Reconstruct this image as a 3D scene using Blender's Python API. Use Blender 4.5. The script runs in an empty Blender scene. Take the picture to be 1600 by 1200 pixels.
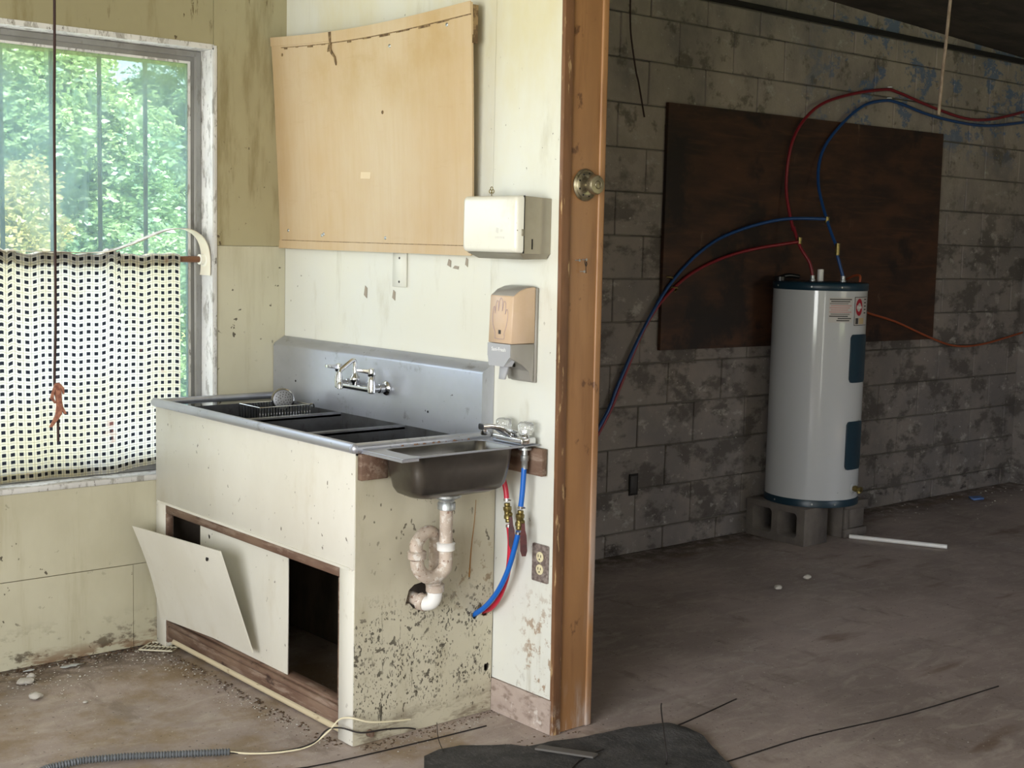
import bpy, bmesh, math, random
import numpy as np
from mathutils import Vector, Matrix
random.seed(7); rng = np.random.default_rng(7)
SC = bpy.context.scene
COL = SC.collection
PI = math.pi

# ------------------------------------------------------------------ camera, world, lights, exposure
cam = bpy.data.cameras.new('camera'); camo = bpy.data.objects.new('camera', cam); COL.objects.link(camo)
cam.sensor_width = 36; cam.lens = 2096.14 * 36 / 1600; cam.clip_start = 0.05; cam.clip_end = 200
F = Vector((0.64709209, 0.75519881, -0.10462592)); RT = Vector((0.76074099, -0.64864568, 0.02306337)); UP = Vector((0.05044772, 0.09451735, 0.99424418))
M = Matrix(((RT.x, UP.x, -F.x, -2.6721), (RT.y, UP.y, -F.y, -4.4638), (RT.z, UP.z, -F.z, 1.4849), (0, 0, 0, 1)))
camo.matrix_world = M
SC.camera = camo
SC.view_settings.view_transform = 'Standard'; SC.view_settings.look = 'None'
SC.view_settings.gamma = 1; SC.view_settings.use_curve_mapping = False
SC.view_settings.exposure = 0.12
SC.cycles.use_denoising = True
SC.cycles.max_bounces = 8; SC.cycles.transparent_max_bounces = 12

world = bpy.data.worlds.new('world'); SC.world = world; world.use_nodes = True
wn = world.node_tree; bg = wn.nodes['Background']
sky = wn.nodes.new('ShaderNodeTexSky'); sky.sky_type = 'NISHITA'; sky.sun_disc = False
sky.sun_elevation = math.radians(50); sky.sun_rotation = math.radians(150); sky.dust_density = 3.0
wn.links.new(sky.outputs[0], bg.inputs[0]); bg.inputs[1].default_value = 0.6

def light(name, typ, loc, rot, energy, color=(1, 1, 1), sx=1, sy=1):
    l = bpy.data.lights.new(name, typ); l.energy = energy; l.color = color
    if typ == 'AREA': l.shape = 'RECTANGLE'; l.size = sx; l.size_y = sy
    o = bpy.data.objects.new(name, l); COL.objects.link(o); o.location = loc; o.rotation_euler = rot
    return o
sun = light('sun', 'SUN', (0, -5, 12), (math.radians(38), 0, math.radians(-25)), 13.0, (1, .95, .86)); sun.data.angle = .03
# daylight entering through openings in the side and rear walls
light('side_opening_daylight', 'AREA', (-4.55, -3.65, 1.45), (0, math.radians(-90), 0), 228, (.985, .99, 1), 1.7, 2.9)
light('rear_doorway_daylight', 'AREA', (-1.72, -5.72, 1.3), (math.radians(90), 0, 0), 14, (.98, .98, 1), 0.14, 2.5)
light('rear_fill_light', 'AREA', (3.4, -5.72, 1.5), (math.radians(90), 0, 0), 7, (1, .97, .93), 1.4, 1.4)  # added unseen opening, placed to light the dark room's floor and wall
wl = light('window_daylight', 'AREA', (-1.17, 0.088, 1.38), (math.radians(-90), 0, 0), 13, (.93, .97, 1), 1.6, 1.4)

# ------------------------------------------------------------------ materials
def lin(c):
    if isinstance(c, str):
        c = tuple(int(c[i:i + 2], 16) / 255 for i in (0, 2, 4))
    return tuple(x / 12.92 if x <= .04045 else ((x + .055) / 1.055) ** 2.4 for x in c) + (1,)

class NT:
    def __init__(s, name):
        s.m = bpy.data.materials.new(name); s.m.use_nodes = True; s.t = s.m.node_tree; s.t.nodes.clear()
        s.out = s.n('OutputMaterial'); s._pos = None
    def n(s, typ, **k):
        o = s.t.nodes.new('ShaderNode' + typ)
        for a, b in k.items(): setattr(o, a, b)
        return o
    def l(s, a, b): s.t.links.new(a, b)
    def val(s, inp, v):
        if hasattr(v, 'is_linked') or isinstance(v, bpy.types.NodeSocket): s.l(v, inp)
        else: inp.default_value = v
    def math(s, op, a, b=0.0, clamp=False):
        m = s.n('Math', operation=op); m.use_clamp = clamp; s.val(m.inputs[0], a); s.val(m.inputs[1], b); return m.outputs[0]
    def ramp(s, v, a, b):
        m = s.n('MapRange', interpolation_type='SMOOTHSTEP'); s.val(m.inputs[0], v)
        if a <= b:
            m.inputs[1].default_value = a; m.inputs[2].default_value = b; return m.outputs[0]
        m.inputs[1].default_value = b; m.inputs[2].default_value = a; m.inputs[3].default_value = 1; m.inputs[4].default_value = 0; return m.outputs[0]
    def pos(s, obj=False):
        if obj: return s.n('TexCoord').outputs['Object']
        if s._pos is None: s._pos = s.n('NewGeometry').outputs['Position']
        return s._pos
    def scaled(s, sc, off=0, obj=False):
        mp = s.n('Mapping'); s.l(s.pos(obj), mp.inputs[0])
        mp.inputs['Scale'].default_value = sc if hasattr(sc, '__len__') else (sc, sc, sc)
        mp.inputs['Location'].default_value = (off, off * 1.7, off * .6)
        return mp.outputs[0]
    def noise(s, sc, d=6, rough=.6, off=0, dist=0, obj=False):
        t = s.n('TexNoise'); s.l(s.scaled(sc, off, obj), t.inputs['Vector']); t.inputs['Scale'].default_value = 1
        t.inputs['Detail'].default_value = d; t.inputs['Roughness'].default_value = rough; t.inputs['Distortion'].default_value = dist
        return t.outputs['Fac']
    def voro(s, sc, off=0, obj=False):
        t = s.n('TexVoronoi'); s.l(s.scaled(sc, off, obj), t.inputs['Vector']); t.inputs['Scale'].default_value = 1
        return t.outputs['Distance']
    def axis(s, i):
        x = s.n('SeparateXYZ'); s.l(s.pos(), x.inputs[0]); return x.outputs[i]
    def mix(s, f, a, b):
        m = s.n('Mix', data_type='RGBA'); s.val(m.inputs[0], f); s.val(m.inputs[6], a); s.val(m.inputs[7], b); return m.outputs[2]
    def bump(s, h, strength=.3, dist=.01):
        b = s.n('Bump'); b.inputs['Strength'].default_value = strength; b.inputs['Distance'].default_value = dist; s.l(h, b.inputs['Height']); return b.outputs[0]

def mat(name, base, rough=.6, metal=0, layers=(), bump=None, vary=None, obj=False, spec=None, rand=0):
    t = NT(name); col = lin(base); lastm = None
    if vary:                                   # (scale, other colour)
        col = t.mix(t.ramp(t.noise(vary[0], 5, .6, 3.1, obj=obj), .3, .7), col, lin(vary[1]))
    if rand:
        oi = t.n('ObjectInfo'); f = t.math('MULTIPLY', oi.outputs['Random'], rand); col = t.mix(f, col, lin('2a2622'))
    for i, L in enumerate(layers):
        k = L.get('k', 'n')
        if k == 'n': v = t.noise(L['s'], L.get('d', 6), L.get('r', .65), L.get('o', i * 5.3 + 1), L.get('dist', 0), obj)
        else: v = t.voro(L['s'], L.get('o', i * 3.7), obj)
        v = t.ramp(v, L['lo'], L['hi'])
        for g in L.get('g', ()):               # gradient masks (axis, from, to)
            v = t.math('MULTIPLY', v, t.ramp(t.axis(g[0]), g[1], g[2]))
        if 'm' in L: v = t.math('MULTIPLY', v, t.ramp(t.noise(L['m'][0], 3, .5, i * 9.1 + 4), L['m'][1], L['m'][2]))
        v = t.math('MULTIPLY', v, L.get('f', 1.0))
        col = t.mix(v, col, lin(L['c'])); lastm = v
    p = t.n('BsdfPrincipled'); t.val(p.inputs['Base Color'], col)
    p.inputs['Roughness'].default_value = rough; p.inputs['Metallic'].default_value = metal
    if spec is not None: p.inputs['Specular IOR Level'].default_value = spec
    if bump: t.l(t.bump(t.noise(bump[0], 6, .65, obj=obj), bump[1], bump[2] if len(bump) > 2 else .005), p.inputs['Normal'])
    t.l(p.outputs[0], t.out.inputs[0]); return t.m

SPK = lambda s, lo, c, f=.8, **k: dict(s=s, lo=lo, hi=lo + .035, c=c, f=f, d=3, r=.5, **k)
M_cream = mat('cream_painted_hardboard', 'd8d6c8', .42, vary=((1.6, 1.6, 1.1), 'd6d7d0'), bump=((60, 60, 20), .08), layers=[
    dict(s=(1.5, 1.5, .7), lo=.35, hi=.7, c='cdbf8c', f=.75, g=[(2, 1.3, 2.1)]),
    dict(s=(9, 9, 3), lo=.55, hi=.78, c='a99f84', f=.4),
    dict(s=(14, 14, 1.2), lo=.6, hi=.75, c='8d8061', f=.5, m=((1.3, 1.3, 1.3), .45, .65)),
    SPK((70, 70, 50), .71, '4b4032', .85, m=((2.5, 2.5, 2.5), .45, .62)),
    dict(s=(22, 22, 14), lo=.6, hi=.68, c='5d4a35', f=.8, g=[(2, .22, .0)]),
    dict(s=(30, 30, 30), lo=.52, hi=.62, c='8d6a48', f=.75, g=[(1, -1.36, -1.48), (2, .5, .3)])])
M_olive = mat('aged_olive_cream_paint', 'a29a7a', .5, vary=((1.5, 1.5, 1.2), '938b6c'), bump=((60, 60, 20), .1), layers=[
    dict(s=(12, 12, 2.0), lo=.52, hi=.72, c='776a45', f=.65),
    SPK((45, 45, 32), .7, '453720', .9, m=((2, 2, 2), .45, .6)),
    dict(s=(26, 26, 5), lo=.62, hi=.69, c='574728', f=.8, m=((1.8, 1.8, 1.8), .5, .62))])
M_lowwall = mat('worn_cream_lower_wall_paint', 'c0bba4', .5, vary=((2.2, 2.2, 1.5), 'aea890'), bump=((60, 60, 20), .1), layers=[
    dict(s=(16, 16, 1.5), lo=.5, hi=.75, c='9d9476', f=.5),
    SPK((36, 36, 30), .68, '3a3226', .9, m=((2.2, 2.2, 2.6), .44, .58)),
    dict(s=(10, 10, 18), lo=.52, hi=.62, c='3d2e20', f=.92, g=[(2, .17, .0)]),
    dict(s=(8, 8, 30), lo=.42, hi=.56, c='6e4a2c', f=.8, g=[(2, .07, .0)])])
M_apron = mat('stained_white_apron_panel', 'd6d3c8', .38, vary=((3, 3, 2), 'cdc9bc'), bump=((60, 60, 20), .06), layers=[
    dict(s=(7, 5, 2.2), lo=.5, hi=.75, c='b8ad96', f=.55),
    dict(s=(18, 14, 10), lo=.62, hi=.74, c='93826c', f=.6, m=((3, 3, 3), .45, .6)),
    SPK((60, 60, 42), .7, '4e4438', .8, m=((3, 3, 3), .42, .6))])
M_sidepanel = mat('splashed_beige_side_panel', 'c3bca6', .42, vary=((2, 2, 2), 'b5ae99'), bump=((60, 60, 20), .08), layers=[
    dict(s=(10, 10, 3), lo=.5, hi=.72, c='a1977c', f=.5),
    dict(s=(30, 30, 30), lo=.55, hi=.66, c='7d6546', f=.75, g=[(0, -.32, -.12), (2, .62, .48), (2, .3, .42)]),
    SPK((150, 150, 95), .58, '2f2a22', .9, g=[(2, .47, .34), (2, .02, .12)], m=((13, 13, 13), .40, .56)),
    SPK((60, 60, 50), .60, '3a3329', .85, g=[(2, .47, .33), (2, .05, .14)], m=((6, 6, 6), .45, .55)),
    SPK((50, 50, 36), .66, '443c30', .8, m=((4, 4, 4), .4, .6)),
    dict(s=(30, 30, 2.4), lo=.645, hi=.68, c='2c2822', f=.9, g=[(2, .42, .3), (0, -.18, -.36)]),
    dict(s=(9, 9, 30), lo=.44, hi=.62, c='6f6150', f=.8, g=[(2, .11, .02)])])
M_white = mat('chalky_white_peeling_paint', 'd8d6d2', .6, vary=((4, 4, 4), 'c2c1bf'), bump=((50, 50, 20), .5, .004), layers=[
    dict(s=(40, 40, 14), lo=.52, hi=.62, c='8b8780', f=.75),
    dict(s=(60, 60, 25), lo=.62, hi=.68, c='4e4439', f=.8)])
M_alu = mat('weathered_aluminium', '9b9b99', .45, .5, vary=((6, 6, 3), '858481'), layers=[dict(s=(30, 30, 8), lo=.55, hi=.7, c='6b675f', f=.6)])
M_steel = mat('brushed_stainless_steel', 'bbbec8', .38, .72, vary=((9, 2, 3), 'a9acb4'), layers=[
    dict(s=(25, 12, 12), lo=.58, hi=.72, c='6f6b66', f=.6), SPK((60, 60, 60), .72, '3b3732', .9)], bump=((10, 4, 160), .04, .002))
M_steeldk = mat('dull_tub_steel', '77787b', .42, .8, vary=((9, 9, 9), '626263'), layers=[dict(s=(25, 25, 12), lo=.55, hi=.72, c='46423e', f=.7)])
M_basin = mat('satin_steel_bowl', '6f6c67', .30, .95, vary=((9, 9, 9), '7f7c77'))
M_chrome = mat('pitted_chrome', 'cfd0d2', .14, 1.0, layers=[dict(s=(60, 60, 60), lo=.6, hi=.7, c='8d887e', f=.7)])
M_zinc = mat('zinc_slip_nut', 'b5b9ba', .4, .8, layers=[dict(s=(70, 70, 70), lo=.5, hi=.65, c='8a8b88', f=.8)])
M_brass = mat('tarnished_brass', '8c7d4e', .4, .9, layers=[dict(s=(70, 70, 70), lo=.5, hi=.65, c='57512f', f=.8)])
M_knobmetal = mat('aged_nickel_knob', '9c937c', .38, .85, layers=[dict(s=(60, 60, 60), lo=.5, hi=.65, c='6a5f42', f=.8)])
M_pipe = mat('dirty_white_drain_pipe', 'c3b3a4', .5, vary=((18, 18, 12), 'a8998b'), layers=[dict(s=(50, 50, 50), lo=.52, hi=.62, c='d9d4cc', f=.7), SPK((90, 90, 90), .63, '7c5a48', .8)])
M_pipew = mat('clean_white_plastic', 'e6e4e0', .35)
M_wood = mat('stained_brown_jamb_wood', 'a1764c', .42, vary=((6, 6, 1.4), '8c6440'), bump=((60, 60, 8), .15, .003), layers=[
    dict(s=(26, 26, 3), lo=.5, hi=.72, c='7d5636', f=.6),
    dict(s=(14, 14, 9), lo=.6, hi=.68, c='46291a', f=.75),
    dict(s=(20, 20, 3), lo=.42, hi=.62, c='b9aca2', f=.85, g=[(2, .17, .03)]),
    dict(s=(16, 16, 1.5), lo=.45, hi=.65, c='a59a94', f=.7, g=[(0, .10, .16), (2, .9, .5)])])
M_edge = mat('chipped_brown_edge_wood', '7d573a', .5, vary=((12, 12, 3), '5f412b'), bump=((60, 60, 8), .3, .004), layers=[
    dict(s=(60, 60, 9), lo=.58, hi=.66, c='c2a377', f=.8), dict(s=(40, 40, 30), lo=.45, hi=.6, c='b3a69a', f=.7, g=[(2, .12, .0)])])
M_rail = mat('reddish_rotten_wood', '77604f', .7, vary=((14, 5, 14), '5d4436'), bump=((60, 12, 60), .5, .004), layers=[
    dict(s=(50, 8, 50), lo=.5, hi=.65, c='8f7c6d', f=.7), dict(s=(20, 10, 20), lo=.6, hi=.68, c='33201a', f=.85)])
M_tan = mat('tan_warped_hardboard', 'bfa47e', .55, vary=((2, 2.6, 1.6), 'c6b294'), bump=((80, 60, 14), .1, .002), layers=[
    dict(s=(40, 40, 3), lo=.35, hi=.8, c='b28f5c', f=.25), dict(s=(2, 2, 2), lo=.4, hi=.7, c='b0915c', f=.75, g=[(2, 1.8, 2.1)]),
    dict(s=(5, 5, 26), lo=.6, hi=.7, c='a5855c', f=.12)])
M_tanedge = mat('dark_split_board_edge', '5a452c', .8, layers=[dict(s=(60, 60, 40), lo=.45, hi=.6, c='9a8058', f=.7)])
M_disp = mat('white_enamel_dispenser', 'e2e0d4', .25, layers=[dict(s=(9, 9, 9), lo=.5, hi=.75, c='cfcabb', f=.6), SPK((80, 80, 80), .72, '5b4a3a', .8)])
M_dispside = mat('grey_steel_dispenser_body', '9a9484', .35, .2, vary=((5, 5, 5), '87806f'))
M_peach = mat('yellowed_peach_plastic', 'ccb29a', .4, vary=((9, 9, 9), 'c4a98c'))
M_greyp = mat('warm_grey_plastic', '95918a', .35)
M_greyl = mat('light_grey_printed_plastic', 'a5a6aa', .4)
M_line = mat('faded_violet_print', 'ab98a2', .6)
M_print = mat('dark_print', '3b3836', .6)
M_paper = mat('white_print', 'e8e8e6', .6)
M_fade = mat('faded_grey_print', 'cfcdc5', .5)
M_dark = mat('deep_black', '14110f', .8)  # black, also standing for the shade in holes, slots and gaps
M_soot = mat('soot_blackened_ceiling_board', '4a4036', .85, vary=((3, 6, 3), '2e2720'), layers=[dict(s=(10, 10, 10), lo=.6, hi=.7, c='5a5040', f=.6)])
M_redt = mat('shaded_red_tubing', '7a1c25', .4)  # darkened copy of the red tubing, dark room shade in its colour
M_bluet = mat('shaded_blue_tubing', '1d4478', .4)  # blue tubing likewise darkened for the shade of the dark room
M_heater = mat('white_enamel_tank', 'bcbebf', .10, layers=[SPK((60, 60, 60), .74, '5a544c', .8)])
M_navy = mat('dark_teal_cap', '14303e', .35)
M_black = mat('black_plastic', '161616', .35)
M_label = mat('rating_sticker', 'b3aeaa', .6)
M_pink = mat('pink_label_lines', 'b98d88', .6)
M_red = mat('crimson_logo', '9c1127', .5)
M_yel = mat('energy_sticker', 'b9a37c', .6)
M_blueh = mat('blue_tubing', '1560b8', .35)
M_redh = mat('red_tubing', 'c01f3a', .35)
M_rust = mat('rusted_maroon_lever', '5a2a28', .6, vary=((30, 30, 30), '3a1c1c'))
M_orange = mat('orange_cable', '9a4a28', .5)
M_wire = mat('black_wire', '1c1513', .6)
M_cord = mat('dark_brown_cord', '2c1410', .7)
M_tape = mat('ragged_brown_tape', 'a4715a', .8, vary=((80, 80, 80), '6f3f33'))
M_wirew = mat('cream_wire', 'd9cfb0', .5)
M_rope = mat('dusty_rope', 'b9a48f', .8, vary=((60, 60, 20), '8f7a66'))
M_pvc = mat('cream_water_pipe', 'cdbf9f', .4, layers=[dict(s=(40, 12, 40), lo=.6, hi=.68, c='7a5c3e', f=.7)])
M_conduit = mat('grey_corrugated_conduit', '5f6265', .45)
M_mat = mat('black_felt_mat', '302f2e', .9, vary=((12, 12, 12), '4b4947'), bump=((90, 90, 90), .8, .01), layers=[dict(s=(120, 40, 40), lo=.52, hi=.66, c='5a5855', f=.7)])
M_plaster = mat('plaster_crumb', 'b3aea5', .8)
M_grille = mat('yellowed_plastic_grille', 'c9c3ab', .5)
M_bar = mat('rusty_bar', '3f2b2a', .8)
M_rod = mat('brown_wooden_rod', '6e4a33', .5)
M_stripc = mat('cream_strip', 'd9d2bf', .4, layers=[dict(s=(8, 90, 90), lo=.40, hi=.52, c='6b5446', f=.85, g=[(0, -.38, -.48)])])
M_outlet = mat('ornate_pewter_plate', 'a0948c', .45, .2, vary=((90, 90, 90), '6a5a54'), bump=((160, 160, 160), .9, .004))
M_ivory = mat('ivory_receptacle', 'd8cda8', .35)
M_outsoff = mat('outer_reveal_plaster', 'a69e80', .8)
M_cblock = mat('grey_concrete_block', '716a63', .9, vary=((9, 9, 9), '5f5853'), bump=((60, 60, 60), .6, .006), obj=False)
M_ext = mat('exterior_render', 'a39c8c', .9)
M_ceil = mat('stained_ceiling', '8c8470', .8)
M_mortar = mat('dirty_mortar', '6d685f', .95, vary=((5, 5, 5), '4f4b45'), bump=((60, 60, 60), .6, .006))
M_blockw = mat('grimy_wall_block', '8b827b', .85, vary=((3, 3, 3), '756f6c'), bump=((55, 55, 55), .5, .005), rand=.12, layers=[
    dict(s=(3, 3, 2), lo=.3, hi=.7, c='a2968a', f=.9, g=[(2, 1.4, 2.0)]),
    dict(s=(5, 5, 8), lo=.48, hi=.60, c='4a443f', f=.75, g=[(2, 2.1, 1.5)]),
    dict(s=(7, 7, 7), lo=.56, hi=.66, c='514a40', f=.7, g=[(2, 1.5, 2.0)]),
    dict(s=(9, 9, 14), lo=.58, hi=.7, c='a8a39a', f=.7),
    dict(s=(16, 16, 16), lo=.62, hi=.68, c='a19d96', f=.7, g=[(2, .6, .1)]),
    dict(s=(5, 5, 7), lo=.53, hi=.57, c='4d6484', f=.8, d=9, r=.75, g=[(0, 2.9, 3.6), (2, 1.95, 2.25)]),
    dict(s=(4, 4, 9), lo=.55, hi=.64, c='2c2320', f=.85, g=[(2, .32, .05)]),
    SPK((50, 50, 50), .70, 'b8b4ac', .7)])
M_ply = mat('dark_water_stained_plywood', '472b19', .6, vary=((3, 3, 9), '26170f'), bump=((10, 10, 90), .2, .003), layers=[
    dict(s=(2, 2, 22), lo=.5, hi=.72, c='55341d', f=.6, dist=1.5), dict(s=(12, 12, 3.5), lo=.64, hi=.72, c='7d6a55', f=.5, m=((2, 2, 2), .45, .6)),
    dict(s=(2.2, 2.2, 2.2), lo=.5, hi=.6, c='120a07', f=.85)])
M_plyedge = mat('plywood_edge', '4a3524', .8)

def floor_mat():
    t = NT('grimy_concrete_floor')
    c = lin('ab9c94')
    c = t.mix(t.ramp(t.noise(1.3, 8, .65, 2), .35, .65), c, lin('8f827b'))
    c = t.mix(t.math('MULTIPLY', t.ramp(t.noise((5, 14, 5), 8, .7, 8, 1), .45, .7), .55), c, lin('bcb1a6'))
    g = t.math('MULTIPLY', t.ramp(t.noise((3, 3, 3), 7, .7, 11), .42, .62), t.ramp(t.axis(0), .1, -.3))
    c = t.mix(t.math('MULTIPLY', g, .75), c, lin('86704f'))
    c = t.mix(t.math('MULTIPLY', t.ramp(t.noise((9, 4, 9), 7, .7, 17), .55, .7), .6), c, lin('74665a'))
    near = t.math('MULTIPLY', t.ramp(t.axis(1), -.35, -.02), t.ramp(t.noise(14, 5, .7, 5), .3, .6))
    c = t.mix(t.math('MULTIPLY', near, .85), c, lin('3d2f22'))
    br = t.math('MULTIPLY', t.ramp(t.noise((1.2, 5, 1), 4, .6, 31), .6, .72), t.ramp(t.axis(0), .3, .6))
    c = t.mix(t.math('MULTIPLY', br, .6), c, lin('5e4326'))
    c = t.mix(t.math('MULTIPLY', t.ramp(t.noise(90, 2, .5, 3), .70, .74), .7), c, lin('cfc9be'))
    c = t.mix(t.math('MULTIPLY', t.ramp(t.noise(70, 2, .5, 7), .69, .73), .7), c, lin('2f2822'))
    # chalky scuff
    s1 = t.math('MULTIPLY', t.ramp(t.noise((20, 20, 20), 8, .75, 23), .5, .62), t.ramp(t.noise((2.5, 1.1, 1), 3, .5, 41), .62, .7))
    c = t.mix(t.math('MULTIPLY', s1, .7), c, lin('b9b6b0'))
    p = t.n('BsdfPrincipled'); t.l(c, p.inputs['Base Color']); 
    t.l(t.math('ADD', t.math('MULTIPLY', t.noise(4, 5, .6, 9), .3), .42), p.inputs['Roughness'])
    t.l(t.bump(t.noise(30, 8, .7), .3, .006), p.inputs['Normal']); t.l(p.outputs[0], t.out.inputs[0]); return t.m
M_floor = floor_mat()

def glass_mat():
    t = NT('dusty_window_glass')
    tr = t.n('BsdfTransparent'); tr.inputs[0].default_value = (.93, .96, .97, 1)
    gl = t.n('BsdfGlossy'); gl.inputs['Roughness'].default_value = .05
    di = t.n('BsdfTranslucent'); di.inputs[0].default_value = (.72, .85, .95, 1)
    d = t.math('ADD', t.math('MULTIPLY', t.ramp(t.noise((3, 3, 1.5), 6, .65, 2), .35, .75), .34), .20)
    st = t.math('MULTIPLY', t.ramp(t.noise((26, 26, 1.2), 5, .6, 9), .52, .7), .10)
    m1 = t.n('MixShader'); t.l(t.math('ADD', d, st), m1.inputs[0]); t.l(tr.outputs[0], m1.inputs[1]); t.l(di.outputs[0], m1.inputs[2])
    fr = t.n('Fresnel'); fr.inputs[0].default_value = 1.25
    m2 = t.n('MixShader'); t.l(fr.outputs[0], m2.inputs[0]); t.l(m1.outputs[0], m2.inputs[1]); t.l(gl.outputs[0], m2.inputs[2])
    t.l(m2.outputs[0], t.out.inputs[0]); return t.m
M_glass = glass_mat()

def acrylic():
    t = NT('clear_acrylic'); p = t.n('BsdfPrincipled'); p.inputs['Base Color'].default_value = (.95, .96, .95, 1)
    p.inputs['Roughness'].default_value = .08; p.inputs['Transmission Weight'].default_value = .85; p.inputs['IOR'].default_value = 1.45
    t.l(p.outputs[0], t.out.inputs[0]); return t.m
M_acr = acrylic()

def leaf_mat(name, a, b, dark):
    t = NT(name); c = t.mix(t.ramp(t.noise(1.1, 3, .5, 3), .35, .65), lin(a), lin(b))
    c = t.mix(t.ramp(t.noise(7, 2, .5, 13), .5, .75), c, lin(dark))
    d = t.n('BsdfDiffuse'); t.l(c, d.inputs[0]); tl = t.n('BsdfTranslucent'); t.l(c, tl.inputs[0])
    g = t.n('BsdfGlossy'); g.inputs['Roughness'].default_value = .4; g.inputs[0].default_value = (.8, .9, 1, 1)
    m = t.n('MixShader'); m.inputs[0].default_value = .4; t.l(d.outputs[0], m.inputs[1]); t.l(tl.outputs[0], m.inputs[2])
    m2 = t.n('MixShader'); m2.inputs[0].default_value = .10; t.l(m.outputs[0], m2.inputs[1]); t.l(g.outputs[0], m2.inputs[2])
    t.l(m2.outputs[0], t.out.inputs[0]); return t.m
M_leafA = leaf_mat('bright_leaves', 'b3cc90', '8cb27c', '64907c')
M_leafB = leaf_mat('haze_tinted_dark_leaves', '8fac9c', '6c8f8c', '50707c')  # blue of the window haze mixed into these leaf colours
M_leafC = leaf_mat('yellow_dry_leaves', 'd3c583', 'bdbb74', '9caa62')
M_bark = mat('tree_bark', '6a5a4a', .9)
M_grass = mat('grass_ground', '8aa84e', .95, vary=((3, 3, 3), 'a5ab62'))

def cloth_mat():
    t = NT('gingham_curtain_cloth')
    uv = t.n('TexCoord').outputs['UV']; x = t.n('SeparateXYZ'); t.l(uv, x.inputs[0])
    def stripes(v, off):
        f = t.math('FRACT', t.math('ADD', v, off)); d = t.math('ABSOLUTE', t.math('SUBTRACT', f, .5)); return d
    du = stripes(x.outputs[0], 0); dv = stripes(x.outputs[1], 0)
    bu = t.ramp(du, .26, .235); bv = t.ramp(dv, .25, .225)
    lu = t.ramp(du, .455, .47); lv = t.ramp(dv, .455, .47)
    yu = t.math('MULTIPLY', t.ramp(du, .33, .36), t.ramp(du, .45, .42)); yv = t.math('MULTIPLY', t.ramp(dv, .33, .36), t.ramp(dv, .45, .42))
    base = t.mix(t.ramp(t.noise((2.2, 2.2, 2.2), 4, .6, 3), .4, .65), lin('e9e7e2'), lin('e0d8bc'))
    base = t.mix(t.math('MULTIPLY', t.math('MAXIMUM', yu, yv), .35), base, lin('cdbf86'))
    base = t.mix(t.math('MULTIPLY', t.math('MAXIMUM', bu, bv), .28), base, lin('8a90a0'))
    base = t.mix(t.math('MULTIPLY', t.math('MAXIMUM', lu, lv), .62), base, lin('5c5e68'))
    base = t.mix(t.math('MULTIPLY', bu, bv), base, lin('23262f'))
    base = t.mix(t.math('MULTIPLY', t.ramp(t.noise(9, 4, .6, 9), .66, .72), .4), base, lin('a0685c'))
    d = t.n('BsdfDiffuse'); t.l(t.mix(.35, base, lin('4a463a')), d.inputs[0]); tl = t.n('BsdfTranslucent'); t.l(base, tl.inputs[0])
    m = t.n('MixShader'); m.inputs[0].default_value = .68; t.l(d.outputs[0], m.inputs[1]); t.l(tl.outputs[0], m.inputs[2])
    t.l(m.outputs[0], t.out.inputs[0]); return t.m
M_cloth = cloth_mat()

# ------------------------------------------------------------------ object helpers
def link(name, me, m, parent=None, loc=None):
    if m is not None and not me.materials:
        for mm in (m if isinstance(m, (list, tuple)) else [m]): me.materials.append(mm)
    o = bpy.data.objects.new(name, me); COL.objects.link(o)
    if parent is not None:
        o.parent = parent; o.matrix_parent_inverse = parent_world(parent).inverted()
    if loc is not None: o.location = loc
    return o
def parent_world(p):
    m = Matrix.LocRotScale(p.location, p.rotation_euler, p.scale)
    if p.parent: m = parent_world(p.parent) @ p.matrix_parent_inverse @ m
    return m
def thing(name, label, cat, loc=(0, 0, 0), group=None):
    o = bpy.data.objects.new(name, None); o.empty_display_size = .1; COL.objects.link(o); o.location = loc
    o['label'] = label; o['category'] = cat
    if group: o['group'] = group
    return o
def tag(o, label, cat, group=None, kind=None):
    o['label'] = label; o['category'] = cat
    if group: o['group'] = group
    if kind: o['kind'] = kind
    return o
def struct(name, loc=(0, 0, 0)):
    o = bpy.data.objects.new(name, None); o.empty_display_size = .1; COL.objects.link(o); o.location = loc; o['kind'] = 'structure'; return o

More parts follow.
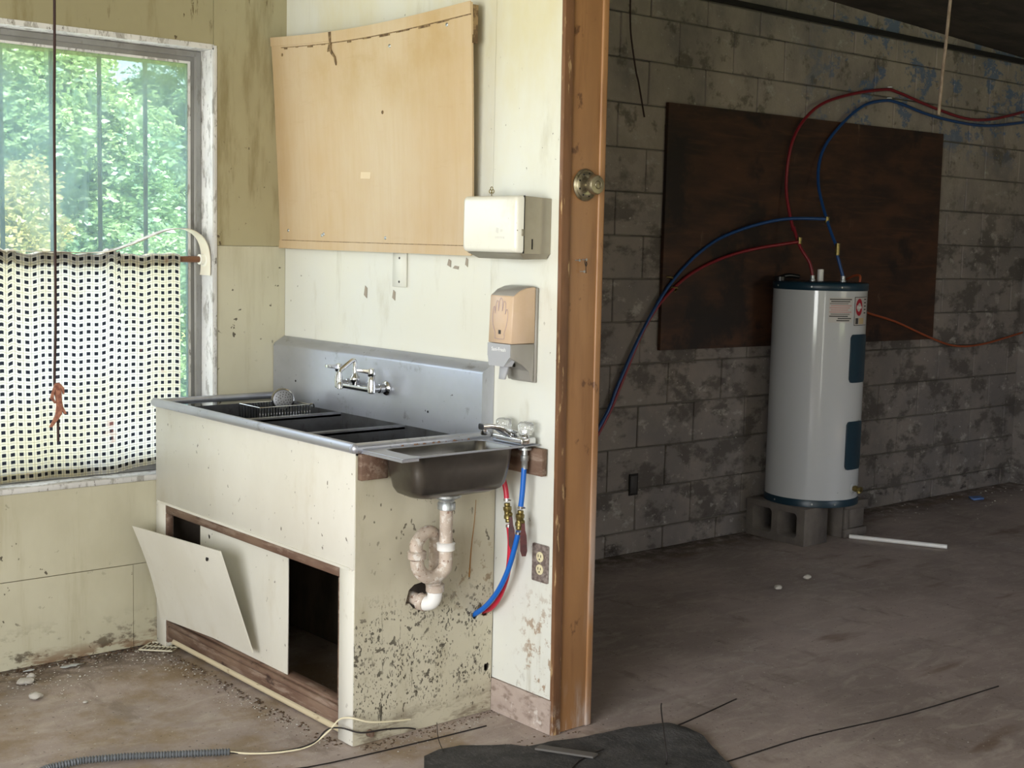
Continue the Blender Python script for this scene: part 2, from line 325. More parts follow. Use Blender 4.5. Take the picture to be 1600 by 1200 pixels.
class MB:
    def __init__(s): s.b = bmesh.new()
    def box(s, x0, x1, y0, y1, z0, z1):
        v = [s.b.verts.new(p) for p in ((x0, y0, z0), (x1, y0, z0), (x1, y1, z0), (x0, y1, z0), (x0, y0, z1), (x1, y0, z1), (x1, y1, z1), (x0, y1, z1))]
        for f in ((3, 2, 1, 0), (4, 5, 6, 7), (0, 1, 5, 4), (1, 2, 6, 5), (2, 3, 7, 6), (3, 0, 4, 7)): s.b.faces.new([v[i] for i in f])
        return s
    def hexa(s, pts):
        v = [s.b.verts.new(p) for p in pts]
        for f in ((3, 2, 1, 0), (4, 5, 6, 7), (0, 1, 5, 4), (1, 2, 6, 5), (2, 3, 7, 6), (3, 0, 4, 7)): s.b.faces.new([v[i] for i in f])
        return s
    def bevel(s, w, seg=2):
        bmesh.ops.bevel(s.b, geom=s.b.edges[:], offset=w, segments=seg, affect='EDGES', profile=.6, clamp_overlap=True); return s
    def tube(s, pts, r, n=10, smooth=0, caps=True, rad=None):
        P = [Vector(p) for p in pts]
        if smooth:
            Q = []; Rr = []
            for i in range(len(P) - 1):
                a = P[max(i - 1, 0)]; b = P[i]; c = P[i + 1]; d = P[min(i + 2, len(P) - 1)]
                for k in range(smooth):
                    t = k / smooth
                    Q.append(.5 * ((2 * b) + (c - a) * t + (2 * a - 5 * b + 4 * c - d) * t * t + (3 * b - a - 3 * c + d) * t ** 3))
                    if rad: Rr.append(rad[i] * (1 - t) + rad[i + 1] * t)
            Q.append(P[-1]); P = Q
            if rad: Rr.append(rad[-1]); rad = Rr
        T = [(P[min(i + 1, len(P) - 1)] - P[max(i - 1, 0)]).normalized() for i in range(len(P))]
        u = T[0].orthogonal().normalized(); rings = []
        for i, p in enumerate(P):
            u = (u - T[i] * u.dot(T[i])).normalized(); w = T[i].cross(u); rr = rad[i] if rad else r
            rings.append([s.b.verts.new(p + (u * math.cos(2 * PI * k / n) + w * math.sin(2 * PI * k / n)) * rr) for k in range(n)])
        for a, b in zip(rings, rings[1:]):
            for k in range(n):
                f = s.b.faces.new((a[k], a[(k + 1) % n], b[(k + 1) % n], b[k])); f.smooth = n > 5
        if caps: s.b.faces.new(rings[0][::-1]); s.b.faces.new(rings[-1])
        return s
    def lathe(s, prof, o, ax=(0, 0, 1), n=24, flat=False, squash=None):
        ax = Vector(ax).normalized(); u = ax.orthogonal().normalized(); w = ax.cross(u); o = Vector(o); rings = []
        for r, h in prof:
            rings.append([s.b.verts.new(o + ax * h + (u * math.cos(2 * PI * k / n) + w * math.sin(2 * PI * k / n)) * max(r, 1e-5)) for k in range(n)])
        for a, b in zip(rings, rings[1:]):
            for k in range(n):
                f = s.b.faces.new((a[k], a[(k + 1) % n], b[(k + 1) % n], b[k])); f.smooth = not flat
        s.b.faces.new(rings[0][::-1]); s.b.faces.new(rings[-1]); return s
    def map(s, fn):
        for v in s.b.verts: v.co = Vector(fn(v.co))
        return s
    def mesh(s, name):
        bmesh.ops.recalc_face_normals(s.b, faces=s.b.faces[:])
        me = bpy.data.meshes.new(name); s.b.to_mesh(me); s.b.free(); return me
    def build(s, name, m, parent=None, sharp=50):
        me = s.mesh(name)
        if sharp: 
            try: me.set_sharp_from_angle(angle=math.radians(sharp))
            except Exception: pass
        return link(name, me, m, parent)

def cut_mesh(name, outline, holes, depth, O, U, V, bevel=0):
    """slab with holes: outline/holes in (u,v), extruded along -N by depth"""
    cu = bpy.data.curves.new(name, 'CURVE'); cu.dimensions = '2D'; cu.fill_mode = 'BOTH'; cu.extrude = depth / 2
    for poly in [outline] + list(holes):
        sp = cu.splines.new('POLY'); sp.points.add(len(poly) - 1); sp.use_cyclic_u = True
        for i, p in enumerate(poly): sp.points[i].co = (p[0], p[1], 0, 1)
    tmp = bpy.data.objects.new('tmp', cu); me = bpy.data.meshes.new_from_object(tmp); bpy.data.objects.remove(tmp); bpy.data.curves.remove(cu)
    O = Vector(O); U = Vector(U); V = Vector(V); N = U.cross(V)
    for v in me.vertices: v.co = O + U * v.co.x + V * v.co.y + N * (v.co.z - depth / 2)
    b = bmesh.new(); b.from_mesh(me); bmesh.ops.remove_doubles(b, verts=b.verts[:], dist=1e-5); bmesh.ops.recalc_face_normals(b, faces=b.faces[:]); b.to_mesh(me); b.free()
    me.name = name; me.materials.clear(); return me
def circ(cx, cy, r, n=16, jag=0):
    return [(cx + r * (1 + random.uniform(-jag, jag)) * math.cos(2 * PI * k / n), cy + r * (1 + random.uniform(-jag, jag)) * math.sin(2 * PI * k / n)) for k in range(n)]
def rrect(x0, y0, x1, y1, r, n=5):
    out = []
    for cx, cy, a in ((x1 - r, y1 - r, 0), (x0 + r, y1 - r, 90), (x0 + r, y0 + r, 180), (x1 - r, y0 + r, 270)):
        for k in range(n + 1):
            t = math.radians(a + 90 * k / n); out.append((cx + r * math.cos(t), cy + r * math.sin(t)))
    return out
def text_mesh(s, size, O, U, V, depth=.0006, align='CENTER', bend=None):
    cu = bpy.data.curves.new('txt', 'FONT'); cu.body = s; cu.size = size; cu.align_x = align; cu.align_y = 'CENTER'; cu.extrude = depth / 2; cu.resolution_u = 3
    tmp = bpy.data.objects.new('tmp', cu); COL.objects.link(tmp); bpy.context.view_layer.update()
    me = bpy.data.meshes.new_from_object(tmp); bpy.data.objects.remove(tmp); bpy.data.curves.remove(cu)
    O = Vector(O); U = Vector(U); V = Vector(V); N = U.cross(V)
    for v in me.vertices:
        v.co = Vector(bend(v.co.x, v.co.y, v.co.z)) if bend else O + U * v.co.x + V * v.co.y + N * v.co.z
    me.materials.clear(); return me

# ================================================================== STRUCTURE
# floor
b = MB()
nx = 60
g = bmesh.ops.create_grid(b.b, x_segments=90, y_segments=60, size=1)
b.map(lambda c: (c.x * 5.4 + .6, c.y * 3.1 - 2.85, 0))
from mathutils import noise as mn
for v in b.b.verts:
    v.co.z = -abs(mn.noise(v.co * .8)) * .006
bmesh.ops.recalc_face_normals(b.b, faces=b.b.faces[:])
b.box(-4.9, 6.1, -6.0, .3, -.12, -.02)
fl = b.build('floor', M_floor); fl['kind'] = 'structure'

# --- window wall (left part of the rear wall): masonry core with an opening, lined with painted sheets
WX0, WX1, WZ0, WZ1 = -2.05, -.302, .617, 2.158
wl_ = struct('wall_left', (-1, 0, 0))
core = [(-4.7, 0), (.02, 0), (.02, 2.95), (-4.7, 2.95)]
link('masonry_core', cut_mesh('masonry_core', core, [[(WX0, WZ0), (WX1, WZ0), (WX1, WZ1), (WX0, WZ1)]], .19, (0, .012, 0), (1, 0, 0), (0, 0, 1)), M_outsoff, wl_)
for v in wl_.children[0].data.vertices: pass
me = wl_.children[0].data
ys = [v.co.y for v in me.vertices]
if max(ys) < .1:
    for v in me.vertices: v.co.y = .012 + (.012 - v.co.y)
def sheet(name, x0, x1, z0, z1, m, par, y=0, th=.012, wob=0):
    b = MB().box(x0, x1, y, y + th, z0, z1)
    return b.build(name, m, par)
sheet('wall_panel', WX1 + .001, 0, 1.451, 2.75, M_olive, wl_, -.0035, .0155)
sheet('wall_panel', WX1 + .001, 0, .619, 1.4495, M_lowwall, wl_)
sheet('wall_panel', -2.0, 0, .306, .6165, M_lowwall, wl_)
sheet('wall_panel', -.62, 0, 0, .3035, M_lowwall, wl_, .001)
sheet('wall_panel', -2.0, -.622, 0, .3035, M_lowwall, wl_, -.0015)
sheet('wall_panel', -2.0, WX1, 2.1595, 2.75, M_olive, wl_)
sheet('wall_panel', -4.7, -2.052, 0, 2.75, M_lowwall, wl_, -.001)

# --- partition wall with the sinks
wm = struct('wall_middle', (.08, -.8, 0))
def lean(c):   # the stub end leans a little
    k = min(max((-c.y - 1.30) / .25, 0), 1)
    r = min(max(c.x / .15, 0), 1)
    return (c.x + .007 * c.z * k * r, c.y + .0122 * c.z * k, c.z)
MB().box(.012, .145, -1.545, 0, 0, 2.95).map(lean).build('stud_core', M_lowwall, wm)
MB().box(0, .012, -1.233, 0, 1.4455, 2.95).build('wall_panel', M_cream, wm)
MB().box(0.001, .012, -1.2325, 0, 0, 1.4435).build('wall_panel', M_cream, wm)
MB().box(-.001, .012, -1.562, -1.2355, .109, 2.95).map(lean).build('wall_panel', M_cream, wm)
M_skirt = mat('scuffed_pinkish_skirting', 'b5a59a', .6, vary=((8, 8, 8), 'a08f84'), layers=[dict(s=(20, 20, 40), lo=.5, hi=.65, c='6d5a4c', f=.6), dict(s=(12, 12, 12), lo=.62, hi=.68, c='d6cfc6', f=.7)])
MB().box(-.006, .010, -1.563, -1.283, .001, .107).bevel(.002).build('skirting_strip', M_skirt, wm)
MB().box(.145, .16, -1.545, 0, 0, 2.95).map(lean).build('rear_panel', M_dark, wm)

# --- jamb on the end of the partition
tj = struct('trim_1', (.08, -1.56, 0))
MB().box(-.002, .030, -1.574, -1.558, 0, 2.95).bevel(.003).map(lean).build('jamb_edge', M_edge, tj)
MB().box(.034, .150, -1.566, -1.546, 0.002, 2.95).bevel(.002).map(lean).build('jamb_board', M_wood, tj)
MB().box(.1385, .163, -1.572, -1.545, 0.0, 2.95).bevel(.006, 3).map(lean).build('jamb_edge', M_edge if 0 else M_wood, tj)
MB().box(.026, .036, -1.560, -1.548, 0, 2.95).map(lean).build('shadow_gap', M_dark, tj)  # black strip set in the slit to stand for its shade

# --- block wall (right part of the rear wall)
wr = struct('wall_right', (3, 0, 0))
MB().box(.16, 5.75, .008, .2, 0, 2.98).build('mortar_bed', M_mortar, wr)
bm_cache = {}
def block_mesh(L, H, var):
    key = (round(L, 3), round(H, 3), var)
    if key not in bm_cache:
        st = random.getstate(); random.seed(var * 31 + int(L * 997))
        bb = MB().box(-L / 2, L / 2, 0, .06, -H / 2, H / 2).bevel(.004, 1)
        for v in bb.b.verts: v.co += Vector((random.uniform(-.0012, .0012), random.uniform(-.0012, .0012), random.uniform(-.0012, .0012)))
        me = bb.mesh('block'); me.materials.append(M_blockw); bm_cache[key] = me; random.setstate(st)
    return bm_cache[key]
rows = [(-1, 0.0, .106)] + [(k, .11 + .2032 * k + .003, .11 + .2032 * (k + 1) - .003) for k in range(0, 12)] + [(12, 2.551, 2.668), (13, 2.70, 2.97)]
for k, z0, z1 in rows:
    off = 1.955 if k % 2 == 0 else 1.76
    x = off - .3975 * 5
    while x < 5.5:
        a, c = max(x + .003, .163), min(x + .3975 - .003, 5.47)
        if c - a > .03:
            me = block_mesh(round(c - a, 3), round(z1 - z0, 3), random.randint(0, 2))
            o = link('block', me, None, wr); o.matrix_parent_inverse = Matrix.Translation((-3, 0, 0))
            o.location = ((a + c) / 2, random.uniform(-.002, .002), (z0 + z1) / 2)
            o.rotation_euler = (random.uniform(-.004, .004), random.uniform(-.003, .003), random.uniform(-.004, .004))
        x += .3975
# side wall far right, rear wall, left side wall
ws = struct('wall_far_right', (5.5, -3, 0))
MB().box(5.47, 5.65, -5.8, .1, 0, 3.0).build('wall_slab', M_blockw, ws)
wb = struct('wall_rear', (0, -5.7, 0))
link('wall_slab', cut_mesh('wall_slab', [(-4.7, 0), (5.65, 0), (5.65, 3), (-4.7, 3)], [[(-1.86, .02), (-1.58, .02), (-1.58, 2.58), (-1.86, 2.58)], [(2.66, .76), (4.14, .76), (4.14, 2.24), (2.66, 2.24)]], .18, (0, -5.78, 0), (1, 0, 0), (0, 0, 1)), M_lowwall, wb)
wsl = struct('wall_side', (-4.5, -3, 0))
link('wall_slab', cut_mesh('wall_slab', [(-5.8, 0), (.1, 0), (.1, 3), (-5.8, 3)], [[(-5.15, .55), (-2.15, .55), (-2.15, 2.35), (-5.15, 2.35)]], .18, (-4.5, 0, 0), (0, 1, 0), (0, 0, 1)), M_lowwall, wsl)

# ceilings
ce = struct('ceiling', (0, -3, 2.9))
MB().box(-4.7, .02, -5.8, .2, 2.951, 3.05).build('ceiling_sheet', M_ceil, ce)
for i in range(19):      # sooty boards over the dark room
    y1 = -.0 - i * .30; x0 = 0.02
    bb = MB().box(.02, 5.6, y1 - .292, y1, 0, .02)
    dz = random.uniform(-.006, .006)
    bb.map(lambda c: (c.x, c.y, c.z + 2.935 - .043 * c.x + dz))
    bb.build('ceiling_board', M_soot, ce)
MB().box(.02, 5.6, -5.8, .2, 3.0, 3.06).build('roof_deck', M_dark, ce)
MB().box(.16, 5.47, -.035, .0, 2.672, 2.694).build('dark_joint_strip', M_dark, ce)  # black strip standing for the shaded joint above the top course

# --- window
w1 = struct('window_1', (-1, .1, .6))
MB().box(WX1 - .004, WX1 + .014, -.004, .118, WZ0, WZ1).build('reveal_board', M_white, w1)
MB().box(WX0, WX1, -.004, .118, WZ1 - .006, WZ1 + .012).build('reveal_board', M_white, w1)
MB().box(WX0, WX1 + .01, -.008, .118, WZ0 - .012, WZ0 + .008).bevel(.002, 1).build('window_sill', M_white, w1)
MB().box(WX1, WX1 + .010, -.008, .004, WZ0 - .01, WZ1 + .008).build('casing_edge', M_white, w1)
def ring(name, x0, x1, z0, z1, w, y0, y1, m, par):
    me = cut_mesh(name, [(x0, z0), (x1, z0), (x1, z1), (x0, z1)], [[(x0 + w, z0 + w), (x1 - w, z0 + w), (x1 - w, z1 - w), (x0 + w, z1 - w)]], y1 - y0, (0, y0, 0), (1, 0, 0), (0, 0, 1))
    ym = min(v.co.y for v in me.vertices)
    for v in me.vertices: v.co.y += y0 - ym
    return link(name, me, m, par)
X0, X1, Z0, Z1 = WX0 + .004, WX1 - .006, WZ0 + .01, WZ1 - .008
ring('window_frame', X0, X1, Z0, Z1, .018, .082, .150, M_alu, w1)
ring('window_sash', X0 + .019, X1 - .019, Z0 + .019, Z1 - .019, .020, .100, .128, M_alu, w1)
ring('glazing_bead', X0 + .036, X1 - .036, Z0 + .036, Z1 - .036, .008, .094, .104, M_white, w1)
MB().box(X0 + .03, X1 - .03, .112, .115, Z0 + .03, Z1 - .03).build('pane', M_glass, w1)
MB().box(WX0, WX1, .15, .235, WZ0 - .02, WZ0 + .012).build('outer_sill', M_outsoff, w1)
MB().box(WX0 - .02, WX1 + .02, .152, .240, 2.110, 2.20).build('outer_lintel', M_outsoff, w1)
bars = thing('window_bars', 'row of rusty brown vertical security bars outside the window', 'window bars', (-1.1, .2, .63))
for i in range(9):
    x = -.468 - .175 * i
    MB().tube([(x, .205, .629), (x, .205, 2.109)], .0085, 8).build('bar', M_bar, bars)
# exterior
gr = MB()
bmesh.ops.create_grid(gr.b, x_segments=30, y_segments=30, size=1); gr.map(lambda c: (c.x * 34 + 3, c.y * 34, -.25 + .08 * mn.noise(Vector((c.x * 9, c.y * 9, 0)))))
g_ = gr.build('ground', M_grass); g_['kind'] = 'structure'
def foliage(name, blobs, n, size, m, parent, seed, tri=False):
    r = np.random.default_rng(seed); V = []; 
    tot = sum(q[3] * q[4] * q[5] for q in blobs) ** .0
    for (cx, cy, cz, rx, ry, rz) in blobs:
        k = int(n / len(blobs)); d = r.normal(size=(k, 3)); d /= np.linalg.norm(d, axis=1)[:, None]
        rad = r.uniform(.35, 1.05, size=(k, 1)) ** .5 * (1 + .25 * np.sin(d[:, :1] * 7 + seed) * np.cos(d[:, 2:] * 9))
        c = np.array([cx, cy, cz]) + d * rad * np.array([rx, ry, rz])
        V.append(c)
    C = np.concatenate(V); k = len(C)
    a = r.normal(size=(k, 3)); a /= np.linalg.norm(a, axis=1)[:, None]; a[:, 2] *= .5
    bb = r.normal(size=(k, 3)); bb = np.cross(a, bb); bb /= np.linalg.norm(bb, axis=1)[:, None]
    s = size * r.uniform(.6, 1.3, size=(k, 1))
    P = np.stack([C - a * s, C - bb * s * .42, C + a * s, C + bb * s * .42], 1).reshape(-1, 3)
    me = bpy.data.meshes.new(name); me.vertices.add(len(P)); me.vertices.foreach_set('co', P.ravel().astype(np.float32))
    me.loops.add(len(P)); me.loops.foreach_set('vertex_index', np.arange(len(P), dtype=np.int32))
    me.polygons.add(k); me.polygons.foreach_set('loop_start', np.arange(0, 4 * k, 4, dtype=np.int32)); me.polygons.foreach_set('loop_total', np.full(k, 4, dtype=np.int32))
    me.update(calc_edges=True); me.validate(); o = link(name, me, m, parent); o['kind'] = 'stuff'; return o
trees = [
    ('tall green tree, leaves tinted with blue haze, at the left edge of the window view', .25, 6.0, .9, M_leafB, 60000, 5.0, 11),
    ('bright green leafy tree filling the middle of the window view', 1.75, 5.9, .85, M_leafA, 52000, 4.8, 12),
    ('dark haze-tinted tree behind the gap between the two nearest trees', 2.0, 8.4, 1.25, M_leafB, 60000, 6.6, 13),
    ('bright tree past the bars at the far side of the window', 3.45, 7.2, .95, M_leafA, 45000, 5.0, 14),
    ('broad dark tree standing farthest back outside', 5.2, 10.4, 1.5, M_leafB, 50000, 7.0, 15),
    ('dark tree outside behind the curtain and left window bars', -.6, 8.6, 1.3, M_leafB, 45000, 6.6, 16)]
for lab, x, y, r_, m_, n_, h, sd in trees:
    t_ = thing('tree', lab, 'tree', (x, y, -.25)); rs = random.Random(sd)
    MB().tube([(x, y, -.25), (x + .05, y, h * .3), (x - .1, y + .1, h * .55), (x + .1, y, h * .85)], .1, 8, 3, rad=[.14, .11, .08, .03]).build('trunk', M_bark, t_)
    bl = [(x + rs.uniform(-.62, .62) * r_, y + rs.uniform(-.5, .5) * r_, h * rs.uniform(.18, .95), r_ * rs.uniform(.3, .5), r_ * rs.uniform(.3, .5), r_ * rs.uniform(.3, .5)) for _ in range(24)]
    foliage('crown', bl, int(n_ * 2.2), .036, m_, t_, sd)
for lab, x, y, sx, hh, m_, sd in (('yellowish dry bush low behind the left window bars', .30, 4.1, .5, 1.95, M_leafC, 21), ('pale green bush below the bright tree outside', 1.30, 4.2, .55, 1.5, M_leafA, 22),
                        ('yellow weedy bush seen low beside the window frame', 2.25, 4.3, .45, 1.6, M_leafC, 23), ('green bush in front of the left tree', -.75, 4.2, .5, 1.2, M_leafA, 24)):
    t_ = thing('bush', lab, 'bush', (x, y, -.25)); rs = random.Random(sd)
    MB().tube([(x, y, -.27), (x + .03, y, .3), (x, y + .04, hh * .7)], .02, 6, 3).build('stem', M_bark, t_)
    foliage('foliage', [(x + rs.uniform(-.6, .6) * sx, y + rs.uniform(-.4, .4) * sx, hh * rs.uniform(.15, .85), sx * .5, sx * .5, hh * .25) for _ in range(8)], 30000, .028, m_, t_, sd)

# ================================================================== THINGS
SX, SY = -.533, -1.283          # front apron plane and side plane of the sink cabinet
cab = thing('sink_cabinet', 'cream hardboard cabinet boxing in the steel compartment sink', 'cabinet', (-.27, -.65, 0))
MB().box(SX, SX + .012, SY + .002, -.004, .530, .872).bevel(.0015, 1).build('apron_panel', M_apron, cab)
MB().box(SX, SX + .035, SY + .002, -1.207, .002, .529).bevel(.0015, 1).build('corner_post', M_apron, cab)
MB().box(SX, SX + .035, -.073, -.004, .002, .529).bevel(.0015, 1).build('corner_post', M_apron, cab)
MB().box(SX - .003, SX + .002, SY + .02, -.02, .5255, .534).build('batten', M_apron, cab)
# wooden opening frame
MB().box(SX + .003, SX + .030, -1.206, -.074, .494, .5245).bevel(.002, 1).build('top_rail', M_rail, cab)
MB().box(SX + .002, SX + .022, -1.206, -.074, .082, .100).bevel(.003, 1).build('lower_rail', M_rail, cab)
MB().box(SX + .006, SX + .030, -1.206, -.074, .040, .080).bevel(.003, 1).build('lower_rail', M_rail, cab)
MB().box(SX + .016, SX + .060, -1.206, -.074, .098, .108).bevel(.002, 1).build('track_lip', M_rail, cab)
MB().box(SX + .003, SX + .028, -1.2065, -1.196, .10, .4935).bevel(.002, 1).build('side_stile', M_rail, cab)
MB().box(SX + .003, SX + .028, -.086, -.0735, .02, .4935).bevel(.002, 1).build('side_stile', M_rail, cab)
# side panel facing the camera, with the jagged drain hole and hose holes
jag = [(-.412, .452), (-.405, .474), (-.385, .488), (-.352, .492), (-.335, .480), (-.330, .455), (-.345, .432), (-.352, .405), (-.368, .398), (-.372, .412), (-.388, .415), (-.402, .432), (-.418, .428)]
jag = [(x + .070, z - .032) for x, z in jag]
me = cut_mesh('side_panel', [(SX + .004, 0.001), (-.006, 0.001), (-.006, .872), (SX + .004, .872)],
              [jag, circ(-.075, .322, .013, 12, .1), circ(-.034, .328, .016, 12, .2), circ(-.472, .030, .012, 14), circ(-.024, .146, .014, 14, .25)], .012, (0, SY, 0), (1, 0, 0), (0, 0, 1))
ym = min(v.co.y for v in me.vertices)
for v in me.vertices: v.co.y += SY - ym
link('side_panel', me, M_sidepanel, cab)
MB().tube([(-.472, SY - .012, .030), (-.472, SY + .05, .030)], .0105, 14).build('pipe_stub', M_rail, cab)
MB().box(SX + .012, SX + .05, SY + .014, SY + .05, .02, .80).build('stud', M_rail, cab)
MB().box(-.05, -.012, SY + .02, SY + .058, 0, .80).build('stud', M_rail, cab)
M_inner_shade = mat('shade_brown_lining', '5b5044', .85, vary=((6, 6, 3), '3a3129'))  # dark sheets added to deepen the shade inside the cabinet
MB().box(-.020, -.004, SY + .02, -.008, .002, .80).build('rear_shade_sheet', M_inner_shade, cab)
MB().box(SX + .04, -.022, -.016, -.005, .002, .80).build('end_shade_sheet', M_inner_shade, cab)
MB().box(SX + .05, -.052, SY + .0125, SY + .0135, .002, .30).build('end_shade_sheet', M_inner_shade, cab)
MB().tube([(-.083, SY - .0003, .690), (-.088, SY - .0003, .62), (-.098, SY - .0003, .54), (-.104, SY - .0003, .448)], .0016, 5, 3, rad=[.0008, .0012, .0018, .0030]).build('rust_drip', mat('rust_drip', '94672f', .6), cab)
# inner cupboard door still in its track
me = cut_mesh('sliding_door', [(-.881, .110), (-.300, .110), (-.300, .492), (-.881, .492)], [circ(-.352, .452, .0085)], .005, (SX + .018, 0, 0), (0, -1, 0), (0, 0, 1))
for v in me.vertices: v.co.y = v.co.y
me2 = cut_mesh('sliding_door', [(.300, .109), (.881, .109), (.881, .492), (.300, .492)], [circ(.362, .458, .0085)], .005, (SX + .022, 0, 0), (0, -1, 0), (0, 0, 1))
bpy.data.meshes.remove(me)
link('sliding_door', me2, M_apron, cab)
# loose door leaning outwards
def loose(u, v):   # u 0..1 along, v 0..1 up
    bl = Vector((SX - .016, -.070, .112)); br = Vector((SX - .020, -.735, .150)); tl = Vector((-.652, -.062, .460)); tr = Vector((-.633, -.665, .482))
    p = bl.lerp(br, u).lerp(tl.lerp(tr, u), v); p.x += .012 * math.sin(PI * v) * (1 - u); return p
b = MB(); nu, nv = 10, 8; G = {}
for s_ in (0, 1):
    for i in range(nu + 1):
        for j in range(nv + 1):
            p = loose(i / nu, j / nv); G[s_, i, j] = b.b.verts.new(p + Vector((.005 * s_, 0, 0)))
for i in range(nu):
    for j in range(nv):
        b.b.faces.new([G[0, i, j], G[0, i + 1, j], G[0, i + 1, j + 1], G[0, i, j + 1]]); b.b.faces.new([G[1, i, j], G[1, i, j + 1], G[1, i + 1, j + 1], G[1, i + 1, j]])
for i in range(nu):
    for j in (0, nv): b.b.faces.new([G[0, i, j], G[0, i + 1, j], G[1, i + 1, j], G[1, i, j]])
for j in range(nv):
    for i in (0, nu): b.b.faces.new([G[0, i, j], G[0, i, j + 1], G[1, i, j + 1], G[1, i, j]])
ld = b.build('loose_door_panel', M_apron); tag(ld, 'loose white hardboard door tipped out of the cabinet opening', 'door panel')
ph = loose(.83, .88) + Vector((-.001, 0, 0))
MB().lathe([(.0085, 0), (.0085, .001)], ph, (-1, 0, .25), 16).build('finger_hole', M_dark, ld)
# interior pipework seen in the dark corner
ip = thing('cupboard_drain_pipe', 'dark drain pipe just visible inside the cabinet corner', 'pipe', (-.40, -.15, .3))
MB().tube([(-.35, -.20, .62), (-.35, -.20, .42), (-.34, -.10, .38), (-.30, -.05, .38)], .022, 12, 5).build('pipe', M_mat, ip)
MB().lathe([(.03, 0), (.03, .03)], (-.35, -.20, .48), (0, 0, 1), 14).build('coupling', M_mat, ip)

# ---- big stainless compartment sink
sk = thing('compartment_sink', 'three compartment stainless steel sink with tall backsplash', 'sink', (-.27, -.65, .87))
YF, YB = SY - .004, -.006
# rolled rim: front, near side, far side
def roll(pts, name):
    MB().tube(pts, .0155, 14, caps=True).build(name, M_steel, sk)
roll([(SX - .004, YB, .888), (SX - .004, YF + .004, .888)], 'rolled_rim')
roll([(SX - .004, YF, .888), (-.045, YF, .888)], 'rolled_rim')
MB().lathe([(.001, -.0160), (.0100, -.0125), (.0156, 0), (.0100, .0125), (.001, .0160)], (SX - .004, YF, .888), (0, 0, 1), 14).build('rim_corner', M_steel, sk)
MB().tube([(SX, -.018, .888), (-.03, -.018, .888)], .013, 12).build('rolled_rim', M_steel, sk)
MB().box(SX + .004, SX + .030, YF + .004, YB - .006, .868, .884).build('deck_edge', M_steel, sk)
MB().box(SX + .004, -.05, YF + .004, YF + .034, .866, .882).build('deck_edge', M_steel, sk)
# backsplash with slanted top
b = MB(); y0, y1 = -.003, -1.262
prof = [(-.050, .866), (-.050, 1.078), (-.046, 1.086), (-.003, 1.112), (-.003, .866)]
A = [b.b.verts.new((x, y0, z)) for x, z in prof]; B_ = [b.b.verts.new((x, y1, z)) for x, z in prof]
for i in range(len(prof)):
    j = (i + 1) % len(prof); b.b.faces.new([A[i], A[j], B_[j], B_[i]])
b.b.faces.new(A[::-1]); b.b.faces.new(B_); b.build('backsplash', M_steel, sk)
for sy, sz in ((-.165, .955), (-.985, .93)):
    MB().lathe([(.004, 0), (.004, .0008)], (-.0505, sy, sz), (-1, 0, 0), 10).build('bolt_hole', M_dark, sk)
# tubs
xs0, xs1 = SX + .028, -.052
tubs = [(-.030, -.452), (-.478, -.838), (-.864, -1.250)]
for ya, yb in tubs:
    b = MB(); t = .002; zb = .58
    b.box(xs0, xs0 + t, yb, ya, zb, .882).box(xs1 - t, xs1, yb, ya, zb, .872).box(xs0, xs1, ya - t, ya, zb, .866).box(xs0, xs1, yb, yb + t, zb, .866).box(xs0, xs1, yb, ya, zb - t, zb)
    o = b.build('tub', M_steeldk, sk)
for ya, yb in ((-.450, -.480), (-.836, -.866)):
    MB().box(xs0, xs1, yb, ya, .855, .872).bevel(.004, 2).build('divider_cap', M_steeldk, sk)

# ---- wall faucet on the backsplash
fa = thing('wall_mounted_faucet', 'chrome two handle faucet with bent swing spout on the backsplash', 'faucet', (-.05, -.62, .985))
YR, YL, XB, ZB = -.750, -.550, -.112, .985
for y in (YR, YL):
    MB().lathe([(.024, 0), (.025, .003), (.020, .009), (.012, .012)], (-.051, y, ZB), (-1, 0, 0), 24).build('wall_flange', M_chrome, fa)
    MB().lathe([(.013, 0), (.013, .012), (.016, .014), (.016, .030), (.013, .032), (.013, .062)], (-.052, y, ZB), (-1, 0, 0), 8, flat=True).build('shank', M_chrome, fa)
    MB().lathe([(.008, -.016), (.014, -.012), (.0145, .012), (.0125, .026), (.0115, .040), (.010, .042)], (XB, y, ZB), (0, 0, 1), 16).build('valve_body', M_chrome, fa)
    MB().lathe([(.0105, .042), (.013, .044), (.0135, .056), (.011, .068), (.004, .071)], (XB, y, ZB), (0, 0, 1), 16).build('handle_hub', M_chrome, fa)
MB().tube([(XB, YR, ZB - .003), (XB, YL, ZB - .003)], .0105, 14).build('cross_body', M_chrome, fa)
def lever(y, dx, dy):
    d = Vector((dx, dy, 0)).normalized(); n = Vector((-d.y, d.x, 0)); p = Vector((XB, y, ZB + .058)); pts = []
    for t, w, h in ((.004, .008, .008), (.048, .0115, .005)):
        c = p + d * t + Vector((0, 0, .004 if t > .02 else 0)); pts.append([c - n * w - Vector((0, 0, h)), c + n * w - Vector((0, 0, h)), c - n * w + Vector((0, 0, h)), c + n * w + Vector((0, 0, h))])
    a, c = pts
    MB().hexa([a[0], c[0], c[1], a[1], a[2], c[2], c[3], a[3]]).bevel(.002, 2).build('lever', M_chrome, fa)
lever(YL, -1.0, .1); lever(YR, -.8, .7)
YC = (YR + YL) / 2 
MB().lathe([(.010, 0), (.012, .006), (.0165, .012), (.0165, .026), (.011, .032), (.009, .04)], (XB, YC, ZB + .006), (0, 0, 1), 10, flat=True).build('spout_nut', M_chrome, fa)
MB().tube([(XB, YC, ZB + .03), (XB, YC, ZB + .075), (XB - .004, YC, ZB + .088), (XB - .016, YC - .004, ZB + .088), (XB - .060, YC - .010, ZB + .062), (XB - .069, YC - .013, ZB + .052), (XB - .070, YC - .014, ZB + .02)], .0075, 12, 5).build('spout', M_chrome, fa)
